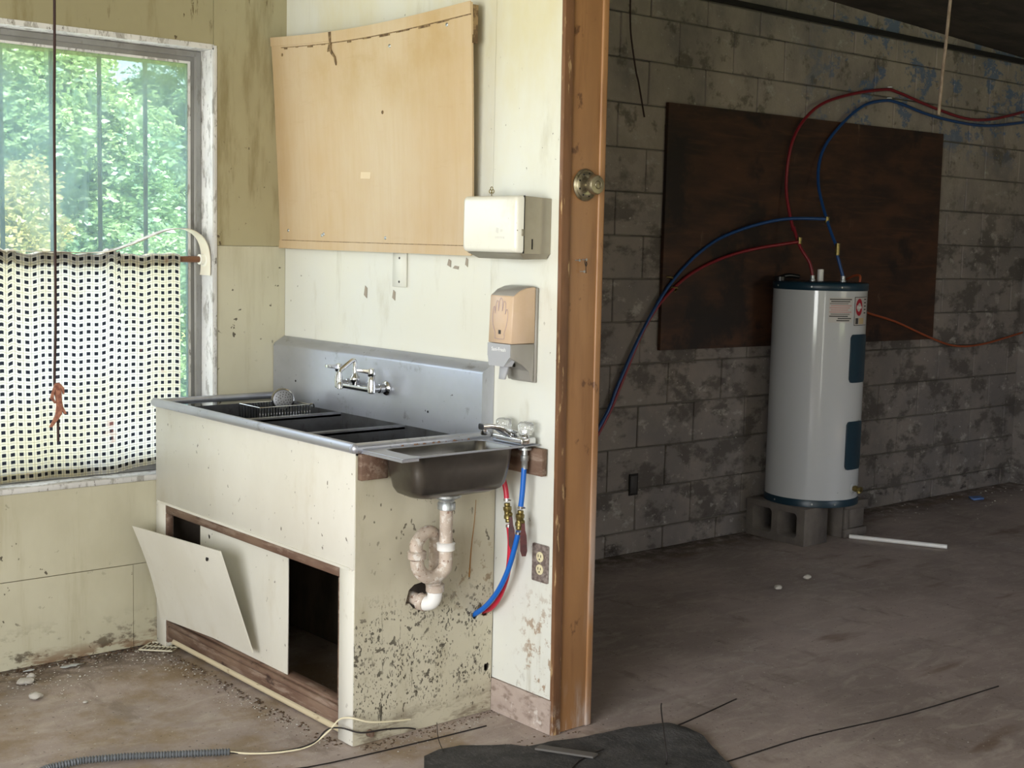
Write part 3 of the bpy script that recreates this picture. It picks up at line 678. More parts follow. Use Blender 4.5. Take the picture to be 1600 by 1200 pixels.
MB().lathe([(.008, 0), (.0105, .002), (.0105, .022), (.009, .024)], (XB - .070, YC - .014, ZB - .004), (0, 0, 1), 14).build('aerator', M_chrome, fa)

# ---- wire rack and strainer in the far tub
rk = thing('wire_dish_rack', 'small wire dish rack standing in the far sink compartment', 'dish rack', (-.22, -.33, .583))
rx0, rx1, ry0, ry1, rz0, rz1 = -.350, -.150, -.425, -.285, .590, .900
for y in (ry0, ry1):
    MB().tube([(rx0, y, rz1), (rx1, y, rz1)], .0022, 6).build('top_wire', M_chrome, rk); MB().tube([(rx0, y, rz0), (rx1, y, rz0)], .0025, 6).build('bottom_wire', M_chrome, rk)
for x in (rx0, rx1):
    MB().tube([(x, ry0, rz1), (x, ry1, rz1)], .0022, 6).build('top_wire', M_chrome, rk)
for i in range(19):
    x = rx0 + (rx1 - rx0) * i / 18
    MB().tube([(x, ry1, rz1), (x, ry1, rz0), (x, ry0, rz0), (x, ry0, rz1)], .0030, 5).build('tine', M_chrome, rk)
MB().tube([(rx1, ry0, rz1), (rx1 + .012, ry0 - .003, rz1 + .002), (rx1 + .016, ry0 - .004, rz1 - .012)], .003, 6, 3).build('end_hook', M_chrome, rk)
st = thing('perforated_strainer', 'round ribbed steel strainer cup lying on the wire rack', 'strainer', (-.12, -.30, .908))
sc_ = Vector((-.187, -.305, .908)); ax = Vector((-.45, -.86, .10)).normalized()
MB().lathe([(.036, -.060), (.0405, -.056)] + [(.0405 - (.0022 if i % 2 else 0), -.054 + .005 * i) for i in range(11)] + [(.0395, .002), (.036, .004), (.033, .001)], sc_, ax, 32).build('ribbed_cup', M_chrome, st)
u_ = ax.orthogonal().normalized(); w_ = ax.cross(u_)
MB().lathe([(.0345, 0), (.0345, .0045), (.030, .0055)], sc_, ax, 28).build('perforated_face', M_steeldk, st)
for rr, cnt in ((.010, 6), (.018, 11), (.026, 16)):
    for k in range(cnt):
        a_ = 2 * PI * k / cnt
        MB().lathe([(.0019, .0054), (.0019, .0060)], sc_ + (u_ * math.cos(a_) + w_ * math.sin(a_)) * rr, ax, 6).build('perforation', M_dark, st)
MB().lathe([(.013, .0055), (.012, .0066)], sc_ + Vector((.018, -.008, -.020)) , ax, 9).build('broken_hole', M_dark, st)

# ---- small hand sink
hs = thing('hand_sink', 'small satin steel hand sink hung on the side of the cabinet', 'sink', (-.28, -1.39, .88))
ZR = .882; bx0, bx1, by0, by1, zb = -.462, -.098, -1.484, -1.318, .752
def loop(x0, x1, y0, y1, r, z, n=6):
    return [(p[0], p[1], z) for p in rrect(x0, y0, x1, y1, r, n)]
b = MB()
Ls = [loop(bx0 - .004, bx1 + .004, by0 - .004, by1 + .004, .030, ZR), loop(bx0, bx1, by0, by1, .03, ZR - .004), loop(bx0 + .004, bx1 - .004, by0 + .002, by1 - .002, .032, ZR - .05), loop(bx0 + .014, bx1 - .012, by0 + .008, by1 - .008, .036, zb + .026),
      loop(bx0 + .022, bx1 - .020, by0 + .016, by1 - .014, .040, zb + .010), loop(bx0 + .042, bx1 - .040, by0 + .032, by1 - .032, .045, zb), loop(-.33, -.24, -1.43, -1.36, .034, zb - .003)]
Ins = [[(x + (.0025 if x < -.28 else -.0025), y + (.0025 if y < -1.4 else -.0025), z + .002) for x, y, z in L] for L in Ls]
def skin(b, Ls, smooth=True):
    R_ = [[b.b.verts.new(p) for p in L] for L in Ls]; n = len(R_[0])
    for a, c in zip(R_, R_[1:]):
        for k in range(n): f = b.b.faces.new((a[k], a[(k + 1) % n], c[(k + 1) % n], c[k])); f.smooth = smooth
    return R_
R1 = skin(b, Ls); b.b.faces.new(R1[-1])
o = b.build('bowl', M_basin, hs)
b = MB(); R2 = skin(b, Ins); b.b.faces.new(R2[-1]); b.build('bowl_lining', M_basin, hs)
me = cut_mesh('rim_flange', rrect(-.520, -1.496, -.010, -1.290, .006, 3), [rrect(bx0, by0, bx1, by1, .03, 6)], .003, (0, 0, ZR + .003), (1, 0, 0), (0, 1, 0))
link('rim_flange', me, M_steel, hs)
MB().box(-.520, -.462, -1.494, -1.292, ZR - .008, ZR).build('flange_turndown', M_steel, hs)
MB().tube([(bx0, by0 - .009, ZR + .002), (bx1 + .02, by0 - .009, ZR + .002)], .0035, 8).build('front_bead', M_steel, hs)
MB().lathe([(.036, 0), (.043, -.003), (.043, -.010), (.032, -.016), (.024, -.020), (.022, -.03)], (-.285, -1.395, zb - .002), (0, 0, 1), 28).build('strainer_flange', M_zinc, hs)
MB().box(-.525, -.43, SY - .020, SY - .001, .795, .872).bevel(.002, 1).build('wood_cleat', M_rail, hs)
MB().box(-.028, -.007, -1.523, SY - .002, .792, .874).bevel(.002, 1).build('wood_cleat', M_rail, hs)
MB().box(-.095, -.028, -1.3035, SY - .002, .795, .872).bevel(.002, 1).build('wood_cleat', M_rail, hs)
# rust crumbs on the ledge between the sinks
b = MB()
for i in range(40):
    x = random.uniform(-.40, -.12); y = -1.2995 + random.uniform(-.002, .006); r_ = random.uniform(.002, .005)
    b.lathe([(r_, 0), (r_ * .6, r_ * .8)], (x, y - .002, ZR + .003), (0, 0, 1), 5, flat=True)
M_crumb = mat('rust_crumbs', '7a5b45', .9)
tag(b.build('rust_crumbs', M_crumb), 'line of rusty crumbs on the ledge behind the hand sink', 'crumbs', kind='stuff')

# ---- faucet of the hand sink
hf = thing('hand_sink_faucet', 'chrome centerset faucet with two clear acrylic knobs on the hand sink', 'faucet', (-.05, -1.42, ZR))
zf = ZR + .0035
MB().box(-.082, -.024, -1.492, -1.352, zf, zf + .022).bevel(.006, 3).build('base_plate', M_chrome, hf)
secs = [(-.050, .020, .013, .036), (-.085, .018, .020, .050), (-.120, .0135, .041, .060), (-.150, .012, .050, .064), (-.182, .013, .048, .066)]
b = MB(); Ls = []
for x, w, z0, z1 in secs:
    Ls.append([(x, -1.422 + p[0], zf + p[1]) for p in rrect(-w, z0, w, z1, min(.006, (z1 - z0) * .3), 3)])
R_ = skin(b, Ls); b.b.faces.new(R_[0][::-1]); b.b.faces.new(R_[-1]); b.build('spout', M_chrome, hf, 40)
MB().lathe([(.009, 0), (.0105, .002), (.0105, .020)], (-.170, -1.422, zf + .032), (0, 0, 1), 16).build('aerator', M_chrome, hf)
for y in (-1.474, -1.372):
    k = MB().lathe([(.0115, 0), (.012, .006), (.013, .007)], (-.052, y, zf + .022), (0, 0, 1), 18).build('knob_stem', M_chrome, hf)
    pr = [(.012, .006), (.019, .010), (.0225, .018), (.0235, .030), (.0225, .040), (.017, .046), (.006, .048)]
    b = MB(); n = 36; rings = []
    for r_, h in pr:
        rings.append([b.b.verts.new((-.052 + r_ * (1 + (.045 if q % 2 else -.03) * (r_ > .018)) * math.cos(2 * PI * q / n), y + r_ * (1 + (.045 if q % 2 else -.03) * (r_ > .018)) * math.sin(2 * PI * q / n), zf + .022 + h)) for q in range(n)])
    for a, c in zip(rings, rings[1:]):
        for q in range(n): b.b.faces.new((a[q], a[(q + 1) % n], c[(q + 1) % n], c[q]))
    b.b.faces.new(rings[0][::-1]); b.b.faces.new(rings[-1]); b.build('clear_knob', M_acr, hf)
    MB().lathe([(.007, .002), (.007, .024), (.003, .026)], (-.052, y, zf + .022), (0, 0, 1), 12).build('knob_core', M_chrome, hf)

# ---- hoses with ball valves
def hose(name, lab, m, top, mid, low, lev, grp):
    t = thing(name, lab, 'hose', top[0], grp)
    MB().tube(top, .0082, 12, 6).build('upper_hose', m, t)
    MB().tube(low, .0082, 12, 8).build('lower_hose', m, t)
    p = Vector(mid); d = (Vector(top[-1]) - Vector(low[0])).normalized()
    MB().lathe([(.0085, -.030), (.0095, -.028), (.0095, -.022), (.0085, -.020), (.013, -.018), (.013, -.008), (.011, -.006), (.011, .006), (.013, .008), (.013, .018), (.0085, .020), (.0095, .022), (.0095, .028), (.0085, .030)], p, d, 8, flat=True).build('valve', M_brass, t)
    for s_ in (-1, 1):
        c = p + d * (.040 * s_)
        MB().lathe([(.0098, -.004), (.0098, .004)], c, d, 14).build('clamp_ring', M_chrome, t)
        MB().lathe([(.0026, 0), (.0026, .009)], c + Vector((0, -.009, 0)), (.3, -1, 0), 6).build('clamp_screw', M_chrome, t)
    q = p + Vector((-.008, -.016, .0))
    MB().lathe([(.006, 0), (.007, .004), (.007, .014), (.004, .018)], p + Vector((-.004, -.010, 0)), (-.3, -1, 0), 10).build('valve_stem', M_brass, t)
    a = Vector(lev[0]); e = Vector(lev[1]); mid_ = a.lerp(e, .3)
    b = MB(); dd = (e - a).normalized(); n_ = dd.cross(Vector((.6, .8, 0))).normalized(); q_ = dd.cross(n_)
    sec = [(0, .005), (.25, .006), (.4, .0095), (.85, .0105), (1, .006)]
    Ls = []
    for f_, w_ in sec:
        c = a.lerp(e, f_); Ls.append([c + n_ * w_ + q_ * .0025, c - n_ * w_ + q_ * .0025, c - n_ * w_ - q_ * .0025, c + n_ * w_ - q_ * .0025])
    R_ = skin(b, Ls, False); b.b.faces.new(R_[0][::-1]); b.b.faces.new(R_[-1]); b.build('lever', M_rust, t); return t
hose('blue_supply_hose', 'blue water hose with ball valve running from hand sink faucet', M_blueh,
     [(-.055, -1.474, .815), (-.056, -1.474, .790), (-.058, -1.472, .735), (-.060, -1.468, .690)], (-.060, -1.466, .655),
     [(-.061, -1.462, .620), (-.062, -1.452, .580), (-.064, -1.425, .500), (-.068, -1.385, .425), (-.072, -1.330, .362), (-.076, -1.280, .326), (-.078, -1.235, .305)], [(-.066, -1.488, .655), (-.058, -1.486, .548)], None)
hose('red_supply_hose', 'red water hose with ball valve beside the blue hose', M_redh,
     [(-.055, -1.372, .815), (-.055, -1.374, .780), (-.050, -1.386, .735), (-.050, -1.392, .700)], (-.050, -1.398, .665),
     [(-.050, -1.403, .630), (-.048, -1.410, .570), (-.046, -1.400, .480), (-.044, -1.365, .400), (-.040, -1.320, .350), (-.036, -1.270, .325), (-.034, -1.23, .31)], [(-.060, -1.424, .658), (-.064, -1.440, .560)], None)
for y in (-1.474, -1.372):
    o = MB().lathe([(.010, 0), (.010, .022), (.0125, .024), (.0125, .040), (.009, .042), (.009, .070)], (-.053, y, .812), (0, 0, 1), 8, flat=True).build('tailpiece', M_zinc, hf)
MB().lathe([(.020, 0), (.020, .006)], (-.053, -1.474, .870), (0, 0, 1), 12).build('lock_nut', M_zinc, hf)

# ---- drain trap
tp = thing('drain_trap', 'stained white plastic P-trap under the hand sink', 'pipe', (-.285, -1.395, .45))
TX, TY = -.285, -1.395
MB().tube([(TX, TY, .732), (TX, TY, .60)], .0195, 20).build('tailpiece', M_pipe, tp)
MB().lathe([(.022, 0), (.027, .002), (.027, .022), (.022, .026)], (TX, TY, .700), (0, 0, 1), 10, flat=True).build('slip_nut', M_zinc, tp)
def nut(c, ax, name='slip_nut', m=M_pipe, r=.027):
    b = MB().lathe([(r - .004, -.012), (r, -.010), (r, .008), (r + .002, .010), (r - .002, .013)], c, ax, 12, flat=True); b.build(name, m, tp)
nut((TX, TY, .590), (0, 0, 1), m=M_pipew)
UB = Vector((-.075, .005, 0))
bx_ = TX - .098; by_ = TY + .010
MB().tube([(TX, TY, .595), (TX, TY, .535), (TX - .006, TY, .522), (TX - .028, TY + .002, .505), (TX - .052, TY + .004, .503), (TX - .078, TY + .006, .515), (TX - .094, TY + .009, .538), (bx_, by_, .562)], .0205, 18, 5).build('trap_bend', M_pipe, tp)
nut((bx_, by_, .575), (0, 0, 1))
MB().tube([(bx_, by_, .580), (bx_, by_ + .004, .605), (bx_ + .018, by_ + .012, .620), (bx_ + .050, by_ + .022, .633), (bx_ + .084, by_ + .034, .624), (bx_ + .102, by_ + .046, .602), (bx_ + .106, by_ + .050, .56), (bx_ + .105, by_ + .048, .45)], .0195, 18, 5).build('return_bend', M_pipe, tp)
ex, ey = bx_ + .105, by_ + .048
nut((ex, ey, .452), (0, 0, 1), r=.028)
MB().tube([(ex, ey, .445), (ex - .001, ey + .001, .424), (ex - .006, ey + .008, .408), (ex - .014, ey + .022, .402), (ex - .018, ey + .036, .403)], .0225, 18, 5).build('elbow', M_pipew, tp)
nut((ex - .018, ey + .036, .403), (-.25, .95, .05), r=.026)
MB().tube([(ex - .018, ey + .036, .403), (ex - .024, ey + .07, .408), (ex - .024, ey + .15, .412)], .0195, 16, 4).build('wall_pipe', M_pipe, tp)

# ---- paper towel dispenser
pd = thing('paper_towel_dispenser', 'white enamel metal paper towel dispenser on the wall', 'dispenser', (-.07, -1.39, 1.45))
y0, y1, z0, z1, xd = -1.512, -1.258, 1.455, 1.622, -.140
b = MB(); Ls = []
for x, ins in ((xd + .028, 0), (xd + .010, .002), (xd + .003, .006), (xd, .014)):
    Ls.append([(x, p[0], p[1]) for p in rrect(y0 + ins, z0 + ins, y1 - ins, z1 - ins, .010 + ins * .3, 4)])
R_ = skin(b, Ls); b.b.faces.new(R_[-1]); b.b.faces.new(R_[0][::-1]); b.build('front_cover', M_disp, pd)
MB().hexa([(xd + .03, y0 + .002, z0 - .001), (-.002, y0 + .004, z0 - .001), (-.002, y1 - .004, z0 - .001), (xd + .03, y1 - .002, z0 - .001), (xd + .03, y0 + .002, z1 - .001), (-.002, y0 + .004, z1 - .006), (-.002, y1 - .004, z1 - .006), (xd + .03, y1 - .002, z1 - .001)]).build('body', M_dispside, pd)
MB().hexa([(xd + .045, y0 + .012, z0 - .018), (-.012, y0 + .012, z0 - .016), (-.012, y1 - .03, z0 - .016), (xd + .045, y1 - .03, z0 - .018), (xd + .018, y0 + .004, z0), (-.004, y0 + .004, z0), (-.004, y1 - .004, z0), (xd + .018, y1 - .004, z0)]).build('bottom_tray', M_dispside, pd)
MB().box(xd + .028, xd + .031, y0 - .0005, y0 + .003, z0, z1).build('cover_seam', M_dark, pd)
MB().box(-.078, -.074, y0 + .0015, y0 + .006, z0 + .012, z0 + .042).build('level_slot', M_dark, pd)
MB().box(xd + .020, xd + .030, y0 - .002, y0 + .004, z0 + .050, z0 + .070).bevel(.001, 1).build('lock_tab', M_dispside, pd)
kc = Vector((-.085, -1.33, z1 + .002))
MB().tube([kc - Vector((0, 0, .006)), kc + Vector((0, 0, .010))], .0015, 6).build('key_shank', M_brass, pd)
for dy, dz in ((-.006, .013), (.006, .013), (0, .021)):
    c = kc + Vector((0, dy, dz)); MB().tube([c + Vector((0, math.cos(2 * PI * k / 12), math.sin(2 * PI * k / 12))) * .0055 for k in range(13)], .0013, 5, caps=False).build('key_ring', M_brass, pd)
U_, V_ = (0, -1, 0), (0, 0, 1)
for u0, w0, h0, sl, n0 in ((-.016, .012, .014, .010, 1), (.004, .010, .008, -.004, 1), (-.018, .0045, .006, .001, 6)):
    for q in range(n0):
        uu = u0 + q * .0072; zz = .060 if n0 == 1 else .042
        me = cut_mesh('faded_mark', [(uu, zz), (uu + w0, zz - sl * .4), (uu + w0, zz + h0 - sl * .2), (uu + sl * .3, zz + h0)], [], .0004, (xd - .0004, -1.435, z0), U_, V_); link('faded_mark', me, M_fade, pd)

# ---- soap dispenser
sd = thing('soap_dispenser', 'peach and grey wall soap dispenser with hand outline print', 'dispenser', (-.05, -1.41, 1.07))
sy0, sy1 = -1.462, -1.355
def side_prism(name, prof, ya, yb, m, par, taper=0):
    b = MB(); A = [b.b.verts.new((x, ya, z)) for x, z in prof]; B = [b.b.verts.new((x, yb, z)) for x, z in prof]
    for i in range(len(prof)):
        j = (i + 1) % len(prof); b.b.faces.new([A[i], A[j], B[j], B[i]])
    b.b.faces.new(A[::-1]); b.b.faces.new(B); b.bevel(.002, 1); return b.build(name, m, par)
side_prism('cover', [(-.102, 1.326), (-.096, 1.331), (-.075, 1.344), (-.050, 1.352), (-.022, 1.355), (-.014, 1.354), (-.014, 1.187), (-.107, 1.187)], sy0, sy1, M_peach, sd)
side_prism('back_plate', [(-.013, 1.354), (-.002, 1.352), (-.002, 1.068), (-.013, 1.068)], sy0 - .001, sy1 + .001, M_greyp, sd)
side_prism('cover_top', [(-.098, 1.3275), (-.075, 1.3445), (-.050, 1.3535), (-.022, 1.3565), (-.018, 1.357), (-.022, 1.3585), (-.050, 1.3555), (-.077, 1.3465), (-.100, 1.3295)], sy0 + .003, sy1 - .003, M_greyp, sd)
side_prism('lower_shell', [(-.108, 1.1855), (-.014, 1.1855), (-.014, 1.072), (-.026, 1.072), (-.034, 1.105), (-.062, 1.125), (-.085, 1.135), (-.108, 1.145)], sy0, sy1, M_greyp, sd)
MB().hexa([(-.109, sy0 + .03, 1.118), (-.085, sy0 + .02, 1.118), (-.085, sy1 - .006, 1.118), (-.108, sy1 - .006, 1.118), (-.1085, sy0 + .002, 1.150), (-.08, sy0 + .002, 1.150), (-.08, sy1 - .001, 1.150), (-.1085, sy1 - .001, 1.150)]).build('nose', M_greyl, sd)
MB().box(-.1095, -.106, sy0 + .001, sy1 - .001, 1.147, 1.1855).build('name_plate', M_greyl, sd)
MB().hexa([(-.097, sy0 + .040, 1.078), (-.090, sy0 + .040, 1.078), (-.090, sy1 - .040, 1.078), (-.097, sy1 - .040, 1.078), (-.088, sy0 + .034, 1.122), (-.080, sy0 + .034, 1.122), (-.080, sy1 - .034, 1.122), (-.088, sy1 - .034, 1.122)]).bevel(.001, 1).build('push_lever', M_greyl, sd)
MB().lathe([(.004, 0), (.004, .015)], (-.062, -1.425, 1.115), (0, 0, 1), 10).build('nozzle', M_dark, sd)
link('lettering', text_mesh('Sani-Fresh', .016, (-.1098, -1.408, 1.168), U_, V_, .0004), M_paper, sd)
# hand outline print on the front cover (front face leans slightly)
def fx(z): return -.1025 - (1.326 - z) * .036 - .0006
hand = [(-.022, -.062), (-.022, -.045), (-.034, -.020), (-.037, .010), (-.034, .030), (-.028, .032), (-.026, .012), (-.024, .040), (-.018, .052), (-.012, .044), (-.011, .020), (-.008, .050), (-.001, .060), (.006, .050), (.007, .020), (.011, .046), (.017, .050), (.022, .040), (.021, .012), (.026, .026), (.032, .022), (.033, .002), (.028, -.025), (.020, -.045), (.020, -.062), (-.022, -.062)]
hp = [(fx(1.262 + v), -1.4085 - u * 1.0, 1.262 + v) for u, v in hand]
MB().tube(hp, .0007, 4, 2).build('hand_print', M_line, sd)
MB().box(fx(1.222) - .0004, fx(1.222) + .002, -1.412, -1.402, 1.214, 1.226).build('dark_square_print', M_print, sd)

# ---- doorknob on the jamb
dk = thing('door_knob', 'aged round metal knob and rose on the brown jamb', 'door knob', (.098, -1.545, 1.656))
MB().lathe([(.047, 0), (.048, .004), (.043, .009), (.040, .007), (.036, .012), (.028, .014)], (.092, -1.548, 1.660), (0, -1, 0), 32).build('rose', M_knobmetal, dk)
MB().lathe([(.012, .010), (.012, .026), (.022, .030), (.0285, .038), (.029, .050), (.026, .056), (.013, .058), (.0115, .0565), (.0105, .0585), (.004, .060)], (.092, -1.548, 1.660), (0, -1, 0), 32).build('knob', M_knobmetal, dk)
for k in range(9):
    a_ = 2 * PI * k / 9; MB().lathe([(.003, 0), (.003, .001)], (.092 + .034 * math.cos(a_), -1.5605, 1.660 + .034 * math.sin(a_)), (0, -1, 0), 7).build('rose_slot', M_dark, dk)
# nails on the jamb
nl = [( .060, 1.438, 'bent nail in the brown jamb, upper of the pair on the left'), (.088, 1.440, 'nail with hanging wire loop in the brown jamb'), (.080, 1.405, 'small nail low below the hanging loop on the jamb')]
for x, z, lab in nl:
    o = MB().lathe([(.0012, 0), (.0012, .016), (.004, .0165), (.004, .018)], (x, -1.550, z), (.1, -1, 0), 8).build('nail', M_zinc); tag(o, lab, 'nail')
o = MB().tube([(.088, -1.565, 1.440), (.084, -1.566, 1.432), (.088, -1.567, 1.420), (.093, -1.566, 1.428), (.089, -1.566, 1.434), (.088, -1.567, 1.415), (.090, -1.567, 1.400)], .0012, 5, 4).build('wire_loop', M_wire); tag(o, 'twisted wire loop hanging from a nail on the jamb', 'wire')

# ---- outlet
ot = thing('wall_outlet', 'ornate pewter duplex outlet plate low on the cream wall', 'outlet', (0, -1.50, .52))
oc = Vector((-.001, -1.502, .522))
def onwall(u, v, x=0): return (oc.x - x, oc.y - u, oc.z + v)
b = MB(); pl = cut_mesh('cover_plate', rrect(-.036, -.058, .036, .058, .005, 3), [circ(0, .0195, .0165, 18), circ(0, -.0195, .0165, 18)], .005, onwall(0, 0, .006), (0, -1, 0), (0, 0, 1))
link('cover_plate', pl, M_outlet, ot)
MB().box(-.004, -.001, oc.y - .030, oc.y + .030, oc.z - .045, oc.z + .045).build('backing', M_dark, ot)
for s_ in (1, -1):
    c = oc + Vector((-.001, 0, .0195 * s_))
    MB().lathe([(.0160, 0), (.0160, .0062), (.0145, .0068)], c, (-1, 0, 0), 20).build('receptacle', M_ivory, ot)
    for u in (-.0055, .0055): MB().box(c.x - .0074, c.x - .006, c.y - u - .0012, c.y - u + .0012, c.z - .001, c.z + .007).build('slot', M_dark, ot)
    MB().lathe([(.0024, .006), (.0024, .0074)], c + Vector((0, 0, -.007)), (-1, 0, 0), 8).build('slot', M_dark, ot)
MB().tube([onwall(-.0325 + .065 * (k in (1, 2)), -.0545 + .109 * (k in (2, 3)), .0065) for k in (0, 1, 2, 3, 0)], .0018, 6).build('rope_border', M_outlet, ot)
MB().lathe([(.003, 0), (.002, .001)], onwall(0, 0, .006), (-1, 0, 0), 10).build('screw', M_knobmetal, ot)

# ---- tan warped board
tb = thing('warped_board', 'large tan hardboard sheet bowed off the wall above the sink', 'board', (-.05, -.6, 1.45))
def bd(u, v):   # u 0 far..1 near, v 0 bottom..1 top
    yb = .006 - u * 1.190; yt = -.012 - u * 1.180
    xb = -.024 - .016 * u; xt = -.072 + .004 * u - .010 * math.sin(PI * u)
    x = xb + (xt - xb) * max(v, 0) ** 1.4; y = yb + (yt - yb) * v
    zb_ = 1.447 - .003 * u; zt = 2.217 - .022 * math.sin(PI * min(u, 1)) - .006 * u
    return Vector((x, y - .02 * (1 - u) * (1 - v) * 0, zb_ + (zt - zb_) * v))
b = MB(); nu, nv, th = 36, 24, .007; G = {}
for s_ in (0, 1):
    for i in range(nu + 1):
        for j in range(nv + 1): G[s_, i, j] = b.b.verts.new(bd(i / nu, j / nv) + Vector((th * s_, 0, 0)))
for i in range(nu):
    for j in range(nv):
        f = b.b.faces.new([G[0, i, j], G[0, i + 1, j], G[0, i + 1, j + 1], G[0, i, j + 1]]); f.smooth = True
        b.b.faces.new([G[1, i, j], G[1, i, j + 1], G[1, i + 1, j + 1], G[1, i + 1, j]])
for i in range(nu):
    for j in (0, nv): b.b.faces.new([G[0, i, j], G[0, i + 1, j], G[1, i + 1, j], G[1, i, j]])
for j in range(nv):
    for i in (0, nu): b.b.faces.new([G[0, i, j], G[0, i, j + 1], G[1, i, j + 1], G[1, i, j]])
b.build('sheet', M_tan, tb)
def strip(name, u0, u1, v0, v1, off, th, m, n=24):
    b = MB(); 
    Ls = []
    for i in range(n + 1):
        u = u0 + (u1 - u0) * i / n; a = bd(u, v0); c = bd(u, v1); Ls.append([a + Vector((-off - th, 0, 0)), c + Vector((-off - th, 0, 0)), c + Vector((-off, 0, 0)), a + Vector((-off, 0, 0))])
    R_ = skin(b, Ls, False); b.b.faces.new(R_[0][::-1]); b.b.faces.new(R_[-1]); return b.build(name, m, tb)
strip('top_lath', 0.0, .345, .962, 1.003, .0003, .0035, M_tan); strip('top_lath', .352, 1.0, .955, 1.004, .0003, .0035, M_tan)
strip('bottom_lath', 0, 1.0, -.003, .036, .0003, .003, M_tan)
strip('joint_line', .06, 1.0, .9515, .9545, .0002, .0009, M_tanedge); strip('joint_line', 0.02, 1.0, .036, .0385, .0002, .0006, M_tanedge)
for i, (u0, du) in enumerate([(.08, .02), (.15, .015), (.22, .03), (.30, .02), (.44, .02), (.52, .04), (.60, .05), (.68, .06), (.78, .05), (.86, .05)]):
    strip('staple_tear', u0, u0 + du, .944 + .004 * (i % 2), .951, .0004, .0012, M_tanedge, 3)
# split near the top
sp = [(.345, 1.004), (.346, .955), (.335, .925), (.333, .915), (.345, .918), (.352, .905), (.368, .885), (.372, .86), (.376, .85), (.378, .862), (.374, .89), (.360, .912), (.354, .925), (.358, .96), (.360, 1.004)]
b = MB(); vs = [b.b.verts.new(bd(u, min(v, 1)) + Vector((-.0045, 0, .002 if v > 1 else 0))) for u, v in sp]; f = b.b.faces.new(vs); bmesh.ops.triangulate(b.b, faces=[f]); 
geo = bmesh.ops.extrude_face_region(b.b, geom=b.b.faces[:]); bmesh.ops.translate(b.b, verts=[v for v in geo['geom'] if isinstance(v, bmesh.types.BMVert)], vec=(.003, 0, 0)); b.build('split', M_tanedge, tb)
# battens behind the right edge
a = bd(1, 1); b = MB().box(a.x + .0085, a.x + .030, a.y + .001, a.y + .035, 2.09, a.z - .006); b.build('rear_batten', M_tanedge, tb)
MB().box(bd(.98, .05).x + .008, -.003, bd(1, 0).y + .01, bd(1, 0).y + .05, 1.47, 1.50).build('rear_batten', M_tanedge, tb)
MB().box(bd(.02, .05).x + .008, -.003, -.08, -.03, 1.47, 1.50).build('rear_batten', M_tanedge, tb)
for u, v in ((.065, .92), (.645, .90), (.90, .955 - .02), (.60, .62), (.06, .085), (.27, .072), (.60, .062), (.26, .066)):
    p = bd(u, v); MB().lathe([(.0065, 0), (.0055, .0015), (.002, .0022)], p, (-1, 0, 0), 10).build('screw', M_zinc if v < .1 or u > .6 else M_tanedge, tb)
p = bd(.505, .345); 
me = cut_mesh('sticker', [(-.03, -.010), (.03, -.012), (.031, .010), (-.028, .012)], [], .0006, p + Vector((-.0012, 0, 0)), (0, -1, 0), (0, 0, 1)); link('sticker', me, mat('torn_label', 'd8c4a4', .7), tb)

# ---- white bracket strip under the board
bs = thing('wall_bracket_strip', 'short white metal strip with two screws under the tan board', 'bracket', (0, -.742, 1.38))
MB().box(-.008, -.0005, -.792, -.715, 1.328, 1.452).bevel(.0015, 1).build('strip', M_cream, bs)
for z in (1.425, 1.345): MB().lathe([(.0045, 0), (.003, .0015)], (-.008, -.755, z), (-1, 0, 0), 10).build('screw', M_print, bs)
# scars of torn tape on the wall
M_scar = mat('taupe_paint_scar', '9c9182', .7)
for (y, z, w, h, lab) in ((-.545, 1.302, .010, .022, 'taupe scrap of tape left of the bracket strip'), (-.715, 1.298, .009, .018, 'taupe scrap of tape just below the bracket strip'), (-1.02, 1.415, .010, .013, 'taupe tape scrap below the board beside the seam'), (-1.055, 1.402, .016, .006, 'flat taupe tape scrap under the board edge'), (-1.11, 1.420, .007, .015, 'taupe tape scrap nearest the towel dispenser')):
    me = cut_mesh('tape_scrap', [(-w, -h * .5), (w * .8, -h), (w, h * .6), (-w * .3, h)], [], .001, (-.0012, y, z), (0, -1, 0), (0, 0, 1)); tag(link('tape_scrap', me, M_scar), lab, 'tape scrap')

